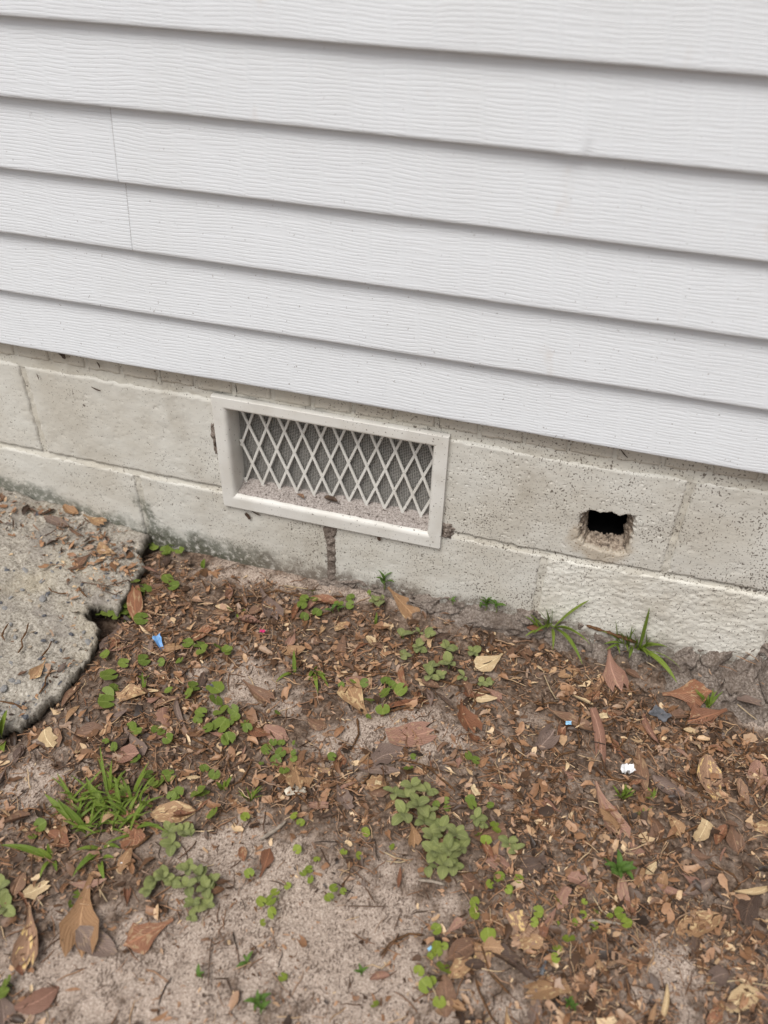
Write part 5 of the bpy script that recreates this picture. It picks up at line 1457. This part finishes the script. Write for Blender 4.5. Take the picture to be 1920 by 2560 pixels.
scrap('leaf_skeleton', (1648, 1795), (0.034, 0.022), 'stone_dark', 'dark rotted leaf with holes near the mortar skirt', 'leaf', 19, 0.2, 0.25, 0.009, -0.6)

def build_screw():
    a = G(1353, 2436); b = G(1369, 2385)
    root = empty('steel_screw', (a[0], a[1], a[2] + 0.005))
    tag(root, 'grey steel screw with washer head lying in the litter', 'screw')
    d = Vector((b[0] - a[0], b[1] - a[1], 0.0)); L = d.length; d.normalize()
    mb = MB(); P = []; R = []
    for i in range(61):
        t = i / 60; P.append(d * (0.004 + t * L)); R.append((0.0019 + 0.0008 * (1 if i % 4 < 2 else 0)) * (1 if t < .88 else max(.1, (1 - t) / .12)))
    mb.tube(P, R, 8); link('shaft', mb.mesh('shaft', M['steel'], False), root)
    mb = MB(); mb.tube([d * 0.0025, d * 0.0045], [0.0052, 0.0048], 14); link('washer', mb.mesh('washer', M['steel'], False), root)
    mb = MB(); mb.tube([d * -0.003, d * -0.0025, d * 0.003], [0.0028, 0.0034, 0.0034], 6); link('head', mb.mesh('head', M['steel'], False), root)
build_screw()

# leaves and specks on the vent sill and stuck to the wall
def wall_leaf(u, v, y, L, kind, colour, ang, label, var=0, flat=True, z=None):
    me = LEAFM[kind][var]
    o = link('dead_leaf', me)
    p = on_plane(u, v, 1, y) if z is None else on_plane(u, v, 2, z)
    if flat:
        o.matrix_world = Matrix.Translation(Vector(p)) @ Matrix.Rotation(math.pi / 2, 4, 'X') @ Matrix.Rotation(ang, 4, 'Z') @ Matrix.Diagonal((L, L, L * .5, 1))
    else:
        o.matrix_world = Matrix.Translation(Vector(p)) @ Matrix.Rotation(ang, 4, 'Z') @ Matrix.Diagonal((L, L, L, 1))
    o.material_slots[0].link = 'OBJECT'; o.material_slots[0].material = LEAFC[colour]
    tag(o, label, 'leaf')
wall_leaf(828, 1250, 0, 0.028, 'oval', 'dark brown', 1.4, 'dark russet curled leaf on the vent sill', 2, False, 0.010)
wall_leaf(752, 1240, 0, 0.018, 'oval', 'brown', 1.2, 'smaller brown leaf bit on the vent sill', 4, False, 0.010)
wall_leaf(596, 1176, 0.02, 0.010, 'fragment', 'russet', 0.4, 'tiny russet flake stuck inside the vent frame', 1)
for i, (u, v, L, kd, an, lb) in enumerate([(156, 888, .016, 'fragment', .9, 'dark flake stuck on the bricks under the siding edge'), (247, 912, .014, 'lance', .3, 'small dark flake on the bricks left of the vent'), (240, 973, .019, 'strip', 1.3, 'dark worm-like strip stuck on the block left of the vent'),
                                           (96, 942, .014, 'lance', .1, 'brown sliver stuck on the block beside a vertical joint'), (620, 1290, .016, 'fragment', .5, 'dark root bits stuck on the wall under the vent frame'), (640, 1283, .02, 'strip', 1.2, 'dark thread of roots under the vent frame corner'),
                                           (948, 1346, .012, 'fragment', .3, 'dark debris flake below the vent frame'), (1560, 1134, .018, 'strip', .8, 'thin dark twig caught on the bricks above the hole')]):
    wall_leaf(u, v, -0.004, L, kd, 'dark brown', an, lb, i)

# look-alikes next to the same landmark: tell them apart by size
RANK = {2: ('longer', 'shorter'), 3: ('longest', 'middle-sized', 'shortest'), 4: ('longest', 'second longest', 'third longest', 'shortest'), 5: ('longest', 'second longest', 'middle-sized', 'second shortest', 'shortest'), 6: ('longest', 'second longest', 'third longest', 'third shortest', 'second shortest', 'shortest')}
RANKW = {2: ('larger-leaved', 'smaller-leaved'), 3: ('largest-leaved', 'middle-sized', 'smallest-leaved'), 4: ('largest-leaved', 'second largest-leaved', 'third largest-leaved', 'smallest-leaved')}
for lb, L in LABELED.items():
    fam = L[0]['group'].split(':')[0]
    if len(L) in RANK:
        L = sorted(L, key=lambda o: -SIZE[o.name])
        for o, w in zip(L, (RANKW if fam.startswith('round') else RANK).get(len(L), RANK[len(L)])):
            o['label'] = w + ' ' + lb
    for o in L:
        o['group'] = fam
bpy.context.view_layer.update()
